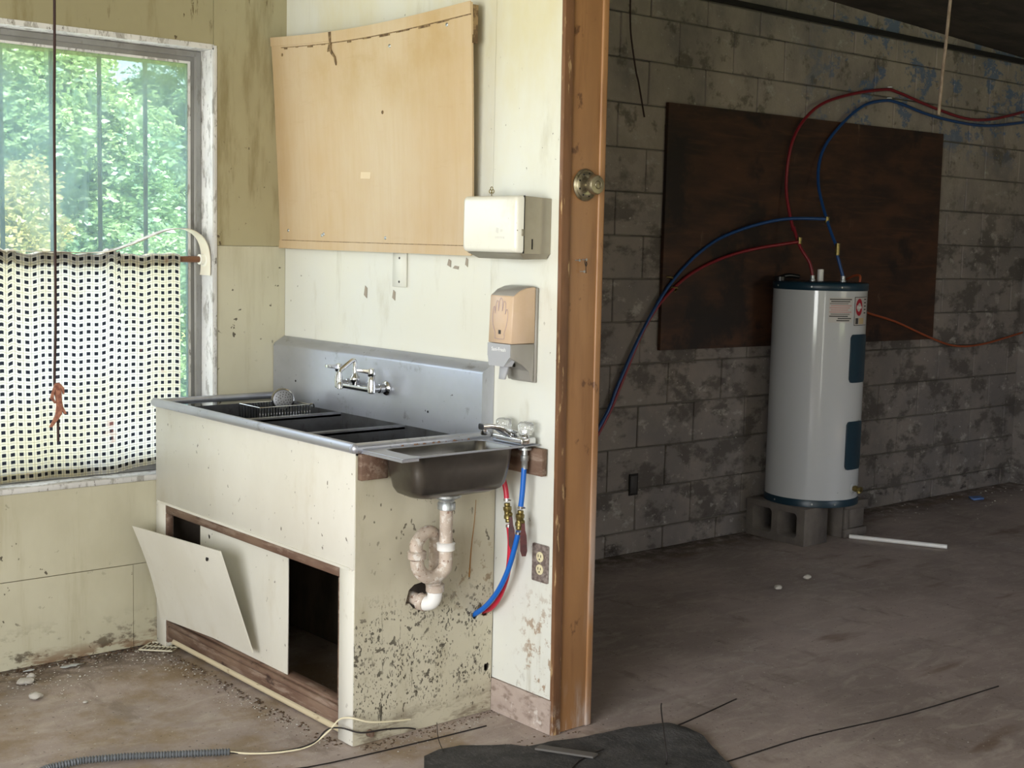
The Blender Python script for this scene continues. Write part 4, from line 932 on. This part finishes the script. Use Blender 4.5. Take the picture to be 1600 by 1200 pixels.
# ---- curtain with rod
ct = thing('cafe_curtain', 'stained black and cream gingham cafe curtain across the lower window', 'curtain', (-1.1, .035, .65))
PITCH = .0288
def cfold(s):   # s = distance along rod from the right end (m)
    k = .009 * math.sin(s * 19 + .6) + .006 * math.sin(s * 43) + .004 * math.sin(s * 7.3)
    return k
NS, NZ = 240, 60
def curtain_grid(name, z_top, z_bot_fn, yoff, v_off, s_max, vmin, vmax):
    b = MB(); uvl = b.b.loops.layers.uv.new('UVMap'); G = []
    path = 0; px = None; us = []
    for i in range(NS + 1):
        s = s_max * i / NS; y = cfold(s)
        if px is not None: path += math.hypot(s - px[0], (y - px[1]) * 1.4)
        px = (s, y); us.append(path / PITCH)
    for i in range(NS + 1):
        s = s_max * i / NS; row = []
        for j in range(NZ + 1):
            f = j / NZ; f = vmin + (vmax - vmin) * f
            zt = z_top + .004 * math.sin(s * 31) + .003 * math.sin(s * 77) + (.012 if .23 < s < .275 or .60 < s < .66 else 0) * abs(math.sin(s * 90))
            zb_ = z_bot_fn(s); z = zt + (zb_ - zt) * f
            amp = .35 + .9 * f; gather = .0035 * math.sin(s * 120) * max(0, 1 - f * 9)
            flare = .004 * math.sin(s * 11 + 2) * f
            y = .031 + yoff + cfold(s) * amp * .75 + gather
            x = -.418 - s + flare
            row.append((b.b.verts.new((x, y, z)), us[i] + .06 * math.sin(f * 5 + s * 3), f * 30.2 + .1 * math.sin(s * 8)))
        G.append(row)
    for i in range(NS):
        for j in range(NZ):
            q = [G[i][j], G[i + 1][j], G[i + 1][j + 1], G[i][j + 1]]; fc = b.b.faces.new([a[0] for a in q]); fc.smooth = True
            for lp, a in zip(fc.loops, q): lp[uvl].uv = (a[1], a[2])
    bmesh.ops.reverse_faces(b.b, faces=b.b.faces[:])
    me = bpy.data.meshes.new(name); b.b.to_mesh(me); b.b.free(); return link(name, me, M_cloth, ct)
def zbot(s):
    return .655 - .014 * min(max((s - .08) / .18, 0), 1) - .008 * min(max((s - .5) / .3, 0), 1) + .004 * math.sin(s * 14)
curtain_grid('cloth', 1.412, zbot, 0, 0, 1.55, 0, 1)
curtain_grid('bottom_hem', 1.412, zbot, -.0022, 0, 1.55, .966, 1.0)
curtain_grid('rod_pocket', 1.412, zbot, -.0022, 0, 1.55, -.004, .052)
curtain_grid('rod_pocket', 1.412, zbot, .040, 0, 1.55, -.004, .052)
MB().tube([(-.318, .054, 1.398), (-2.04, .054, 1.398)], .0115, 16).build('rod', M_rod, ct)
MB().lathe([(.027, 0), (.027, .004), (.019, .006), (.019, .022), (.013, .023)], (-.3085, .054, 1.398), (-1, 0, 0), 24).build('rod_socket', M_disp, ct)
# bowed cream strip
cs = MB(); 
pts = [(-.312, 1.340), (-.311, 1.375), (-.312, 1.412), (-.322, 1.452), (-.345, 1.484), (-.385, 1.505), (-.43, 1.508), (-.48, 1.500), (-.55, 1.474), (-.62, 1.445), (-.69, 1.424), (-.76, 1.417), (-.90, 1.419), (-1.1, 1.421), (-1.3, 1.418)]
P = []
for i in range(len(pts) - 1):
    a, b0, c, d = pts[max(i - 1, 0)], pts[i], pts[i + 1], pts[min(i + 2, len(pts) - 1)]
    for k in range(6):
        t = k / 6; P.append(tuple(.5 * ((2 * b0[q]) + (c[q] - a[q]) * t + (2 * a[q] - 5 * b0[q] + 4 * c[q] - d[q]) * t * t + (3 * b0[q] - a[q] - 3 * c[q] + d[q]) * t ** 3) for q in (0, 1)))
P.append(pts[-1]); Ls = []
for i, (x, z) in enumerate(P):
    a, c = P[max(i - 1, 0)], P[min(i + 1, len(P) - 1)]; tx, tz = c[0] - a[0], c[1] - a[1]; L = math.hypot(tx, tz); nx_, nz_ = -tz / L, tx / L; th = .0014
    f = min(i / 40, 1); yy0 = .004 + .002 * f; yy1 = .082 - .030 * f; tw = 0
    Ls.append([(x + nx_ * th, yy0, z + nz_ * th - tw), (x + nx_ * th, yy1, z + nz_ * th + tw), (x - nx_ * th, yy1, z - nz_ * th + tw), (x - nx_ * th, yy0, z - nz_ * th - tw)])
R_ = skin(cs, Ls, False); cs.b.faces.new(R_[0][::-1]); cs.b.faces.new(R_[-1])
o = cs.build('bowed_strip', M_stripc, None, 40); tag(o, 'thin cream strip bowed up over the curtain rod end', 'strip')

# ---- hanging cords
hc = thing('pull_string', 'dark cord with ragged brown tape hanging before the gingham curtain', 'cord', (-1.13, -.6, .87))
MB().tube([(-1.122, -.6, 2.96), (-1.124, -.6, 2.15), (-1.129, -.6, 1.80), (-1.131, -.6, 1.416), (-1.133, -.6, 1.20), (-1.138, -.6, 1.04), (-1.130, -.6, .98), (-1.129, -.6, .868)], .0042, 8, 4).build('cord', M_cord, hc)
cz = Vector((-1.134, -.604, 1.035))
def rag(name, off, hw):
    b = MB(); Ls = []
    for (x, y, z), w in zip(off, hw):
        c = cz + Vector((x, y, z)); Ls.append([c + Vector((-w, .003, 0)), c + Vector((w, .003, 0)), c + Vector((w * .9, -.003, .001)), c + Vector((-w * .9, -.003, .001))])
    R_ = skin(b, Ls, False); b.b.faces.new(R_[0][::-1]); b.b.faces.new(R_[-1]); b.build(name, M_tape, hc)
rag('tape_scrap', [(0, -.006, .008), (.002, -.008, -.02), (.004, -.008, -.045), (.010, -.01, -.062), (.022, -.01, -.085)], [.006, .010, .009, .005, .004])
rag('tape_scrap', [(-.004, -.006, .004), (-.014, -.01, -.018), (-.018, -.010, -.036), (-.006, -.008, -.052)], [.004, .004, .005, .003])
rag('tape_scrap', [(0, -.01, -.03), (.004, -.011, -.060), (.002, -.01, -.085), (-.010, -.008, -.105), (-.022, -.008, -.122)], [.006, .009, .010, .007, .005])
rag('tape_scrap', [(.004, -.006, .006), (.015, -.008, -.008), (.018, -.008, -.026)], [.005, .005, .002])
o = MB().tube([(3.51, -.6, 2.80), (3.494, -.6, 2.755), (3.475, -.6, 2.52), (3.462, -.6, 2.40), (3.446, -.6, 2.179)], .0085, 8, 4).build('hanging_rope', M_rope); tag(o, 'pale dusty rope end hanging from the dark ceiling', 'rope')
o = MB().tube([(1.760, -.05, 2.86), (1.764, -.05, 2.593), (1.768, -.05, 2.50), (1.778, -.05, 2.424), (1.815, -.05, 2.28), (1.835, -.05, 2.229), (1.880, -.05, 2.078)], .0045, 6, 4).build('hanging_wire', M_cord); tag(o, 'thin dark wire hanging down the block wall by the jamb', 'wire')

# ---- plywood sheet
b = MB().hexa([(2.070, -.022, .985), (4.430, -.022, .972), (4.430, -.004, .972), (2.070, -.004, .985), (2.072, -.022, 2.164), (4.424, -.022, 2.178), (4.424, -.004, 2.178), (2.072, -.004, 2.164)])
tag(b.build('plywood_sheet', M_ply), 'dark water stained plywood sheet fixed on the block wall', 'plywood')
# dark outlet hole, drawn as flat black plates
bx = thing('wall_hole_plate', 'small black plate standing for a dark hole in the lower block wall', 'wall hole', (1.935, 0, .34))
MB().box(1.905, 1.962, -.008, -.003, .288, .392).build('hole_plate', M_dark, bx)
MB().box(1.912, 1.955, -.0095, -.0085, .298, .382).bevel(.001, 1).build('hole_plate_inner', M_print, bx)

# ---- water heater
HX, HY, HR = 3.010, -.245, .2375
wh = thing('water_heater', 'tall white electric water heater with dark teal cap', 'water heater', (HX, HY, .195))
MB().lathe([(HR, .225), (HR, 1.288)], (HX, HY, 0), n=96).build('tank', M_heater, wh)
MB().lathe([(HR + .001, 1.284), (HR + .003, 1.286), (HR + .003, 1.318), (HR - .004, 1.324), (0.02, 1.326)], (HX, HY, 0), n=72).build('top_cap', M_navy, wh)
MB().lathe([(HR - .01, .1905), (HR + .003, .1925), (HR + .003, .226), (HR + .001, .229)], (HX, HY, 0), n=72).build('base_ring', M_navy, wh)
A0 = math.radians(-143.4)
def cyl(phi, z, r): a_ = A0 + math.radians(phi); return Vector((HX + r * math.cos(a_), HY + r * math.sin(a_), z))
def cpatch(name, p0, p1, z0, z1, r0, r1, m, par, rc=0, n=16):
    """curved rectangular plate; rc rounds the corners"""
    b = MB(); K = []
    for i in range(n + 1):
        f = i / n; ph_ = p0 + (p1 - p0) * f; e = min(f, 1 - f) * math.radians(p1 - p0) * HR
        ins = rc - math.sqrt(max(rc * rc - max(rc - e, 0) ** 2, 0)) if rc and e < rc else 0
        K.append([cyl(ph_, z0 + ins, r0), cyl(ph_, z1 - ins, r0), cyl(ph_, z1 - ins, r1), cyl(ph_, z0 + ins, r1)])
    R_ = skin(b, K, False); b.b.faces.new(R_[0][::-1]); b.b.faces.new(R_[-1]); return b.build(name, m, par)
cpatch('access_panel', 42, 74, .825, 1.068, HR - .002, HR + .009, M_navy, wh, .018)
cpatch('access_panel', 42, 74, .382, .628, HR - .002, HR + .009, M_navy, wh, .018)
cpatch('rating_label', 11, 43, 1.128, 1.252, HR - .0005, HR + .0006, mat('pale_label', 'b9b5b0', .5), wh)
for i in range(11):
    z = 1.243 - i * .0105; p1 = 41 - 2.5 * (i % 3); p0 = 12 + (1.5 * (i % 2)) + (9 if i in (9, 10) else 0)
    cpatch('label_line', p0, p1, z - .0026, z + .0026, HR, HR + .0011, M_pink if 3 <= i <= 6 else M_print, wh, n=8) if i not in (2, 7) else cpatch('label_line', p0, p1, z - .004, z + .004, HR, HR + .0011, mat('grey_label_line', '8f8a86', .6), wh, n=8)
cpatch('logo_plate', 46, 76, 1.112, 1.256, HR - .0005, HR + .0008, M_print, wh)
cpatch('logo_plate_face', 46.8, 75, 1.115, 1.253, HR, HR + .0014, M_label, wh)
b = MB(); vs = [b.b.verts.new(cyl(54.5 + 6.6 * math.cos(2 * PI * k / 32), 1.204 + .043 * math.sin(2 * PI * k / 32), HR + .0022)) for k in range(32)]; b.b.faces.new(vs); b.build('oval_logo', M_red, wh)
lg = text_mesh('Rheem', .0165, (0, 0, 0), (1, 0, 0), (0, 1, 0), .0004, bend=lambda x, y, z: cyl(54.6 + math.degrees(x / HR) * .92, 1.204 + y * 1.4, HR + .0027 + z))
link('logo_lettering', lg, M_paper, wh)
cpatch('energy_sticker', 55, 66, 1.120, 1.150, HR, HR + .002, M_yel, wh); cpatch('energy_sticker', 48.5, 53.5, 1.120, 1.150, HR, HR + .002, M_print, wh)
for i in range(5): cpatch('side_print', 66, 72, 1.24 - i * .017, 1.246 - i * .017, HR, HR + .002, M_print, wh, n=4)
dv = cyl(60, .283, HR); dn = (cyl(60, .283, 1.0) - cyl(60, .283, 0)).normalized()
MB().lathe([(.026, 0), (.028, .003), (.020, .006)], dv, dn, 20).build('drain_escutcheon', M_heater, wh)
MB().lathe([(.013, 0), (.013, .012), (.016, .014), (.016, .024), (.010, .026), (.012, .040), (.014, .042), (.014, .052)], dv, dn, 10, flat=True).build('drain_valve', M_brass, wh)
MB().lathe([(.010, 0), (.012, .004), (.012, .022)], dv + dn * .034, (dn.x * .3, dn.y * .3, -1), 10, flat=True).build('drain_spout', M_brass, wh)
for k, ph_ in enumerate((-48, 2, 30)): MB().lathe([(.005, 0), (.004, .002)], cyl(ph_, .209, HR + .003), cyl(ph_, 0, 1) - cyl(ph_, 0, 0), 8).build('ring_screw', M_zinc, wh)
for ph_ in (-60, -10, 26): MB().lathe([(.005, 0), (.004, .002)], cyl(ph_, 1.302, HR + .003), cyl(ph_, 0, 1) - cyl(ph_, 0, 0), 8).build('cap_screw', M_zinc, wh)
# top fittings
def top(px, py): return Vector((px, py, 1.325))
rp, bp = Vector((2.955, -.235, 0)), Vector((3.075, -.335, 0))
for p in (rp, bp): MB().lathe([(.016, 1.322), (.016, 1.335), (.012, 1.337), (.012, 1.355)], p, (0, 0, 1), 10, flat=True).build('nipple', M_zinc, wh)
MB().lathe([(.028, 1.322), (.028, 1.345), (.02, 1.348)], (2.84, -.12, 0), (0, 0, 1), 14).build('relief_valve_cap', M_black, wh)
MB().tube([(2.84, -.12, 1.34), (2.88, -.14, 1.352), (2.94, -.16, 1.345)], .012, 8, 3).build('relief_lever', M_black, wh)
MB().lathe([(.016, 1.322), (.016, 1.385), (.012, 1.387)], (3.04, -.22, 0), (0, 0, 1), 12).build('white_cap', M_pipew, wh)

# ---- tubing on the wall
tu = thing('red_tubing', 'red plastic water tube arching from heater up along the wall', 'tubing', (2.95, -.2, 1.35))
K = 'x'
MB().tube([(2.955, -.235, 1.35), (2.945, -.22, 1.42), (2.925, -.17, 1.50), (2.93, -.12, 1.60)], .0085, 8, 4).build('riser', M_redt, tu)
MB().tube([(2.93, -.12, 1.58), (2.945, -.05, 1.80), (2.99, -.045, 2.05), (3.16, -.045, 2.22), (3.42, -.04, 2.31), (3.78, -.03, 2.376), (3.93, -.03, 2.374), (4.25, -.03, 2.325), (4.62, -.03, 2.285), (4.92, -.03, 2.30), (5.30, -.03, 2.375)], .0085, 8, 5).build('arch', M_redt, tu)
MB().tube([(2.925, -.165, 1.525), (2.62, -.06, 1.47), (2.33, -.035, 1.385), (2.12, -.03, 1.27), (1.95, -.03, 1.10), (1.80, -.03, .83), (1.70, -.03, .66), (1.40, -.03, .28), (1.22, -.04, .012)], .0085, 8, 5).build('branch', M_redt, tu)
MB().lathe([(.013, -.016), (.013, .016)], (2.926, -.165, 1.53), (0, 0, 1), 8, flat=True).build('tee_fitting', M_brass, tu)
tv = thing('blue_tubing', 'blue plastic water tube running beside the red one on the wall', 'tubing', (3.07, -.3, 1.35))
MB().tube([(3.075, -.335, 1.35), (3.07, -.32, 1.40), (3.065, -.30, 1.46)], .0085, 8, 3).build('riser', M_bluet, tv)
MB().lathe([(.013, -.03), (.013, .03)], (3.065, -.30, 1.49), (0, 0, 1), 8, flat=True).build('valve', M_brass, tv)
MB().tube([(3.065, -.29, 1.51), (3.10, -.20, 1.64), (3.16, -.09, 1.83), (3.24, -.045, 2.00), (3.40, -.035, 2.15), (3.60, -.03, 2.27), (3.78, -.03, 2.315), (3.93, -.03, 2.318), (4.25, -.03, 2.275), (4.62, -.03, 2.255), (4.92, -.03, 2.262), (5.30, -.03, 2.31)], .0085, 8, 5).build('arch', M_bluet, tv)
MB().tube([(3.10, -.20, 1.645), (2.85, -.10, 1.635), (2.55, -.035, 1.56), (2.32, -.03, 1.46), (2.10, -.03, 1.29), (1.92, -.03, 1.06), (1.78, -.03, .83), (1.69, -.03, .67), (1.38, -.03, .30), (1.17, -.04, .012)], .0085, 8, 5).build('branch', M_bluet, tv)
MB().lathe([(.013, -.016), (.013, .016)], (3.10, -.20, 1.64), (0, 0, 1), 8, flat=True).build('tee_fitting', M_brass, tv)
for x, z in ((3.855, 2.382), (3.855, 2.322)):
    tag(MB().tube([(x - .012, -.018, z + .014), (x, -.040, z + .014), (x + .012, -.018, z + .008), (x + .006, -.004, z)], .003, 6, 3).build('tube_clip', M_zinc), 'clip holding the %s tube at the top of the arch' % ('red' if z > 2.35 else 'blue'), 'clip')
for x, z in ((2.115, 1.325), (2.15, 1.275)):
    tag(MB().tube([(x - .02, -.024, z + .014), (x, -.045, z + .012), (x + .014, -.024, z), (x + .01, -.018, z - .01)], .0045, 6, 3).build('tube_clip', M_brass), 'brass clip on the %s branch tube at the plywood edge' % ('blue' if z > 1.3 else 'red'), 'clip')
oc_ = MB().tube([(3.10, -.42, 1.327), (3.11, -.41, 1.36), (3.15, -.33, 1.35), (3.26, -.20, 1.30), (3.60, -.06, 1.17), (4.02, -.03, 1.085), (4.38, -.03, .985), (4.66, -.03, .925), (4.98, -.03, .925), (5.45, -.03, .985)], .0062, 8, 5).build('orange_cable', M_orange); tag(oc_, 'thin orange cable drooping from heater top along the wall', 'cable')

# ---- concrete blocks
def cmu(name, lab, kind):
    t = thing(name, lab, 'concrete block', kind, 'blocks carrying the water heater')
    return t
ca = cmu('concrete_block', 'grey concrete block with two open cores under the heater', (2.86, -.215, 0))
me = cut_mesh('block_body', rrect(-.405, 0, -.018, .19, .003, 2), [rrect(-.190, .034, -.062, .160, .022, 4), rrect(-.356, .034, -.228, .160, .022, 4)], .19, (2.765, 0, 0), (0, 1, 0), (0, 0, 1))
xm = min(v.co.x for v in me.vertices)
for v in me.vertices: v.co.x += 2.765 - xm; v.co.x += (v.co.y + .2) * .05
link('block_body', me, M_cblock, ca)
cb = cmu('concrete_block', 'paler grey concrete block with grooved end under heater, further right', (3.19, -.215, 0))
b = MB(); prof = [(3.095, 0), (3.285, 0), (3.285, .19), (3.095, .19)]
MB().box(3.100, 3.290, -.385, -.03, 0, .19).bevel(.003, 1).build('block_body', M_cblock, cb)
MB().box(3.100, 3.290, -.408, -.385, 0, .045).bevel(.004, 1).build('end_lip', M_cblock, cb)
MB().box(3.100, 3.290, -.408, -.385, .148, .19).bevel(.004, 1).build('end_lip', M_cblock, cb)
MB().box(3.100, 3.128, -.406, -.385, .045, .148).bevel(.003, 1).build('end_lip', M_cblock, cb)
o = MB().tube([(3.12, -.62 + .2, .012), (3.332, -.857, .012)], .0115, 12).build('pipe_offcut', M_pipew); tag(o, 'short white plastic pipe lying on the floor by the concrete blocks', 'pipe')

# ---- pipe along the cabinet foot
o = MB().tube([(-.497, .0 - .012, .018), (-.500, -.3, .020), (-.499, -.8, .018), (-.497, -1.245, .016)], .0125, 14, 4).map(lambda c: (c.x - .002, c.y, c.z)).build('floor_water_pipe', M_pvc); tag(o, 'cream plastic pipe lying along the foot of the cabinet', 'pipe')
for y in (-.62, -.88): pass

# ---- things on the floor
cdt = thing('flexible_conduit', 'grey corrugated conduit on the floor at the bottom edge', 'conduit', (-1.0, -1.03, .01))
pth = [(-1.42, -.99, .012), (-1.30, -.93, .012), (-1.208, -.935, .012), (-1.10, -.98, .012), (-.97, -1.055, .012), (-.845, -1.128, .012)]
PP = []
for i in range(len(pth) - 1):
    for k in range(60): PP.append(Vector(pth[i]).lerp(Vector(pth[i + 1]), k / 60))
for _ in range(14): PP = [PP[0]] + [(PP[i - 1] + PP[i + 1]) / 2 for i in range(1, len(PP) - 1)] + [PP[-1]]
L = 0; rads = []
for i, p in enumerate(PP):
    if i: L += (p - PP[i - 1]).length
    rads.append(.0092 + .0022 * math.sin(L * 2 * PI / .0085))
MB().tube(PP, .01, 12, rad=rads).build('corrugated_tube', M_conduit, cdt)
o = MB().tube([(-.85, -1.125, .012), (-.80, -1.16, .006), (-.72, -1.20, .004), (-.64, -1.22, .01), (-.585, -1.24, .05), (-.565, -1.262, .085), (-.55, -1.30, .098), (-.50, -1.325, .082), (-.42, -1.335, .07), (-.36, -1.335, .062)], .0028, 6, 5).build('white_wire', M_wirew); tag(o, 'cream insulated wire rising from conduit past the cabinet corner', 'wire')
o = MB().tube([(-.85, -1.13, .010), (-.78, -1.165, .004), (-.69, -1.205, .006), (-.625, -1.225, .02), (-.59, -1.235, .052), (-.56, -1.265, .060), (-.52, -1.31, .050), (-.44, -1.32, .045), (-.36, -1.315, .030), (-.315, -1.30, .012)], .0026, 6, 5).build('black_wire', M_wire); tag(o, 'black insulated wire rising from conduit past the cabinet corner', 'wire')
for pts_, lab in (([(-.86, -1.26, .002), (-.719, -1.336, .002), (-.40, -1.37, .002), (-.108, -1.387, .002)], 'thin dark wire lying on the floor before the drain trap'),
                  ([(-.22, -1.86, .012), (-.034, -1.767, .010), (.32, -1.75, .003), (.711, -1.692, .002)], 'thin dark wire crossing the far edge of the black mat'),
                  ([(.02, -2.02, .012), (.244, -2.037, .006), (.62, -2.05, .002), (1.05, -2.12, .002), (1.55, -2.154, .002)], 'long thin wire running right over the open floor')):
    tag(MB().tube(pts_, .0022, 6, 4).build('floor_wire', M_wire), lab, 'wire')
uw = MB().tube([(.12, -1.93, .012), (.085, -1.96, .016), (.070, -1.975, .05), (.14, -1.885, .135), (.155, -1.87, .155)], .0022, 6, 4).build('upright_wire', M_wire); tag(uw, 'bent wire sticking up out of the black mat', 'wire')
# a short loose strand left of the mat
tag(MB().tube([(-.42, -1.62, .01), (-.36, -1.50, .012), (-.335, -1.44, .03), (-.31, -1.40, .06)], .0012, 5, 4).build('loose_strand', M_wire), 'fine curved wire strand standing on the floor left of the mat', 'wire')
# mat
outline = [(-.43, -1.50), (-.36, -1.475), (-.28, -1.47), (-.20, -1.545), (-.12, -1.60), (-.02, -1.625), (.09, -1.66), (.20, -1.70), (.285, -1.745), (.335, -1.80), (.33, -1.88), (.27, -2.02), (.20, -2.14), (.02, -2.25), (-.25, -2.30), (-.48, -2.12), (-.56, -1.85), (-.52, -1.62)]
b = MB(); vs = [b.b.verts.new((x + random.uniform(-.006, .006), y + random.uniform(-.006, .006), .006)) for x, y in outline]; f = b.b.faces.new(vs)
bmesh.ops.triangulate(b.b, faces=[f]); bmesh.ops.subdivide_edges(b.b, edges=b.b.edges[:], cuts=5, use_grid_fill=True)
for v in b.b.verts:
    w = mn.noise(Vector((v.co.x * 5, v.co.y * 5, 1))); ridge = math.exp(-((v.co.x - .27) ** 2 + (v.co.y + 1.80) ** 2) / .006)
    v.co.z = .004 + max(0, w) * .018 + .030 * ridge + .012 * max(0, mn.noise(Vector((v.co.x * 14, v.co.y * 14, 4))))
geo = bmesh.ops.extrude_face_region(b.b, geom=b.b.faces[:]); bmesh.ops.translate(b.b, verts=[v for v in geo['geom'] if isinstance(v, bmesh.types.BMVert)], vec=(0, 0, .004))
for f in b.b.faces: f.smooth = True
tag(b.build('floor_mat', M_mat, None, 50), 'crumpled black felt mat on the floor at the bottom edge', 'mat')
tag(MB().hexa([(-.15, -1.66, .020), (-.05, -1.80, .014), (-.02, -1.79, .014), (-.12, -1.65, .020), (-.15, -1.66, .026), (-.05, -1.80, .020), (-.02, -1.79, .020), (-.12, -1.65, .026)]).build('flat_stick', mat('grey_stick_wood', '5f5b57', .8)), 'flat grey stick lying across the black mat', 'stick')
# floor grille by the wall
fg = thing('plastic_grille', 'yellowed plastic grille lying on the floor at the cabinet corner', 'grille', (-.56, -.10, .004))
def gq(u, v): return Vector((-.625, -.055, .004)) + Vector((.085, -.085, 0)) * u + Vector((.075, .060, 0)) * v
MB().tube([gq(0, 0), gq(1, 0), gq(1, 1), gq(0, 1), gq(0, 0)], .003, 6).build('rim', M_grille, fg)
for i in range(1, 8): MB().tube([gq(i / 8, 0), gq(i / 8, 1)], .0018, 5).build('slat', M_grille, fg)
MB().tube([gq(0, .5), gq(1, .5)], .002, 5).build('crossbar', M_grille, fg)
# plaster chunks
def chunk(name, x, y, sx, sy, sz, lab, seed):
    b = MB(); bmesh.ops.create_icosphere(b.b, subdivisions=2, radius=1)
    for v in b.b.verts:
        k = 1 + .35 * mn.noise(v.co * 1.7 + Vector((seed, 0, 0))); v.co = Vector((x + v.co.x * sx * k, y + v.co.y * sy * k, max(0.0, sz * .8 + v.co.z * sz * k)))
    tag(b.build(name, M_plaster), lab, 'plaster chunk')
chunk('plaster_chunk', -1.105, -.33, .022, .020, .012, 'round white plaster lump alone on the floor at left', 1)
chunk('plaster_chunk', -1.075, -.165, .030, .022, .010, 'larger white plaster piece near the window wall', 5)
chunk('plaster_chunk', -1.045, -.135, .014, .012, .012, 'small plaster piece touching the larger one by the wall', 8)
chunk('plaster_chunk', -.995, -.46, .009, .007, .004, 'small white plaster crumb in the open floor at left', 9)
chunk('plaster_chunk', 1.98, -.86, .022, .016, .012, 'pale plaster lump on the dark room floor, nearer one', 11)
chunk('plaster_chunk', 2.24, -.82, .022, .016, .012, 'pale plaster lump on the dark room floor, farther one', 13)
for (cx, cy, r_, sd, lab) in ((-.885, -.085, .05, 3, 'thin pale grey plaster flake on the floor near the wall'), (-1.02, -.05, .028, 4, 'small pale flake against the window wall')):
    rs = random.Random(sd); poly = [(cx + r_ * rs.uniform(.35, 1) * math.cos(2 * PI * k / 14), cy + .35 * r_ * rs.uniform(.3, 1) * math.sin(2 * PI * k / 14)) for k in range(14)]
    tag(link('paint_flake', cut_mesh('paint_flake', poly, [], .002, (0, 0, .0045), (1, 0, 0), (0, 1, 0)), mat('pale_flake', 'b9bdbd', .7)), lab, 'paint flake')
tag(link('blue_scrap', cut_mesh('blue_scrap', [(4.66, -.22), (4.74, -.24), (4.78, -.19), (4.70, -.16)], [], .012, (0, 0, .014), (1, 0, 0), (0, 1, 0)), mat('blue_scrap', '5c7ab0', .6)), 'small crumpled blue scrap at the foot of the block wall', 'scrap')
# uncountable crumbs
b = MB(); rs = random.Random(5)
def crumb(x, y, r_):
    a0 = rs.uniform(0, 6); n = rs.choice((4, 5)); h = r_ * rs.uniform(.2, .7); z = 0.0
    lo = [b.b.verts.new((x + r_ * rs.uniform(.6, 1) * math.cos(a0 + 2 * PI * k / n), y + r_ * rs.uniform(.5, 1) * math.sin(a0 + 2 * PI * k / n), z)) for k in range(n)]
    t = b.b.verts.new((x, y, z + h))
    for k in range(n): b.b.faces.new((lo[k], lo[(k + 1) % n], t))
for _ in range(520):
    x = rs.uniform(-1.5, -.56); y = -.02 - abs(rs.gauss(0, .18)); crumb(x, y, rs.uniform(.0015, .006))
for _ in range(300):
    y = rs.uniform(-1.25, -.05); crumb(SX - .015 - abs(rs.gauss(0, .05)), y, rs.uniform(.0015, .005))
for _ in range(200):
    x = rs.uniform(-.52, .1); crumb(x, SY - .012 - abs(rs.gauss(0, .06)), rs.uniform(.0015, .004))
for _ in range(420):
    crumb(rs.uniform(-1.4, 5.2), rs.uniform(-3.0, -.05), rs.uniform(.0015, .005))
for _ in range(80):
    x = rs.uniform(3.2, 5.4); crumb(x, -.03 - abs(rs.gauss(0, .22)), rs.uniform(.003, .011))
tag(b.build('floor_crumbs', M_plaster), 'scattered pale plaster crumbs over the whole floor', 'crumbs', kind='stuff')
b = MB()
for _ in range(900):
    q = rs.random()
    if q < .4: crumb(rs.uniform(-1.6, -.54), -.006 - abs(rs.gauss(0, .03)), rs.uniform(.002, .009))
    elif q < .7: crumb(SX - .006 - abs(rs.gauss(0, .03)), rs.uniform(-1.25, -.05), rs.uniform(.002, .008))
    else: crumb(rs.uniform(-.52, .12), SY - .006 - abs(rs.gauss(0, .03)) - (0 if rs.random() < .7 else .25), rs.uniform(.002, .006))
tag(b.build('dirt_crumbs', mat('brown_dirt', '4f3d2c', .95)), 'dark brown dirt gathered along the wall and cabinet feet', 'dirt', kind='stuff')
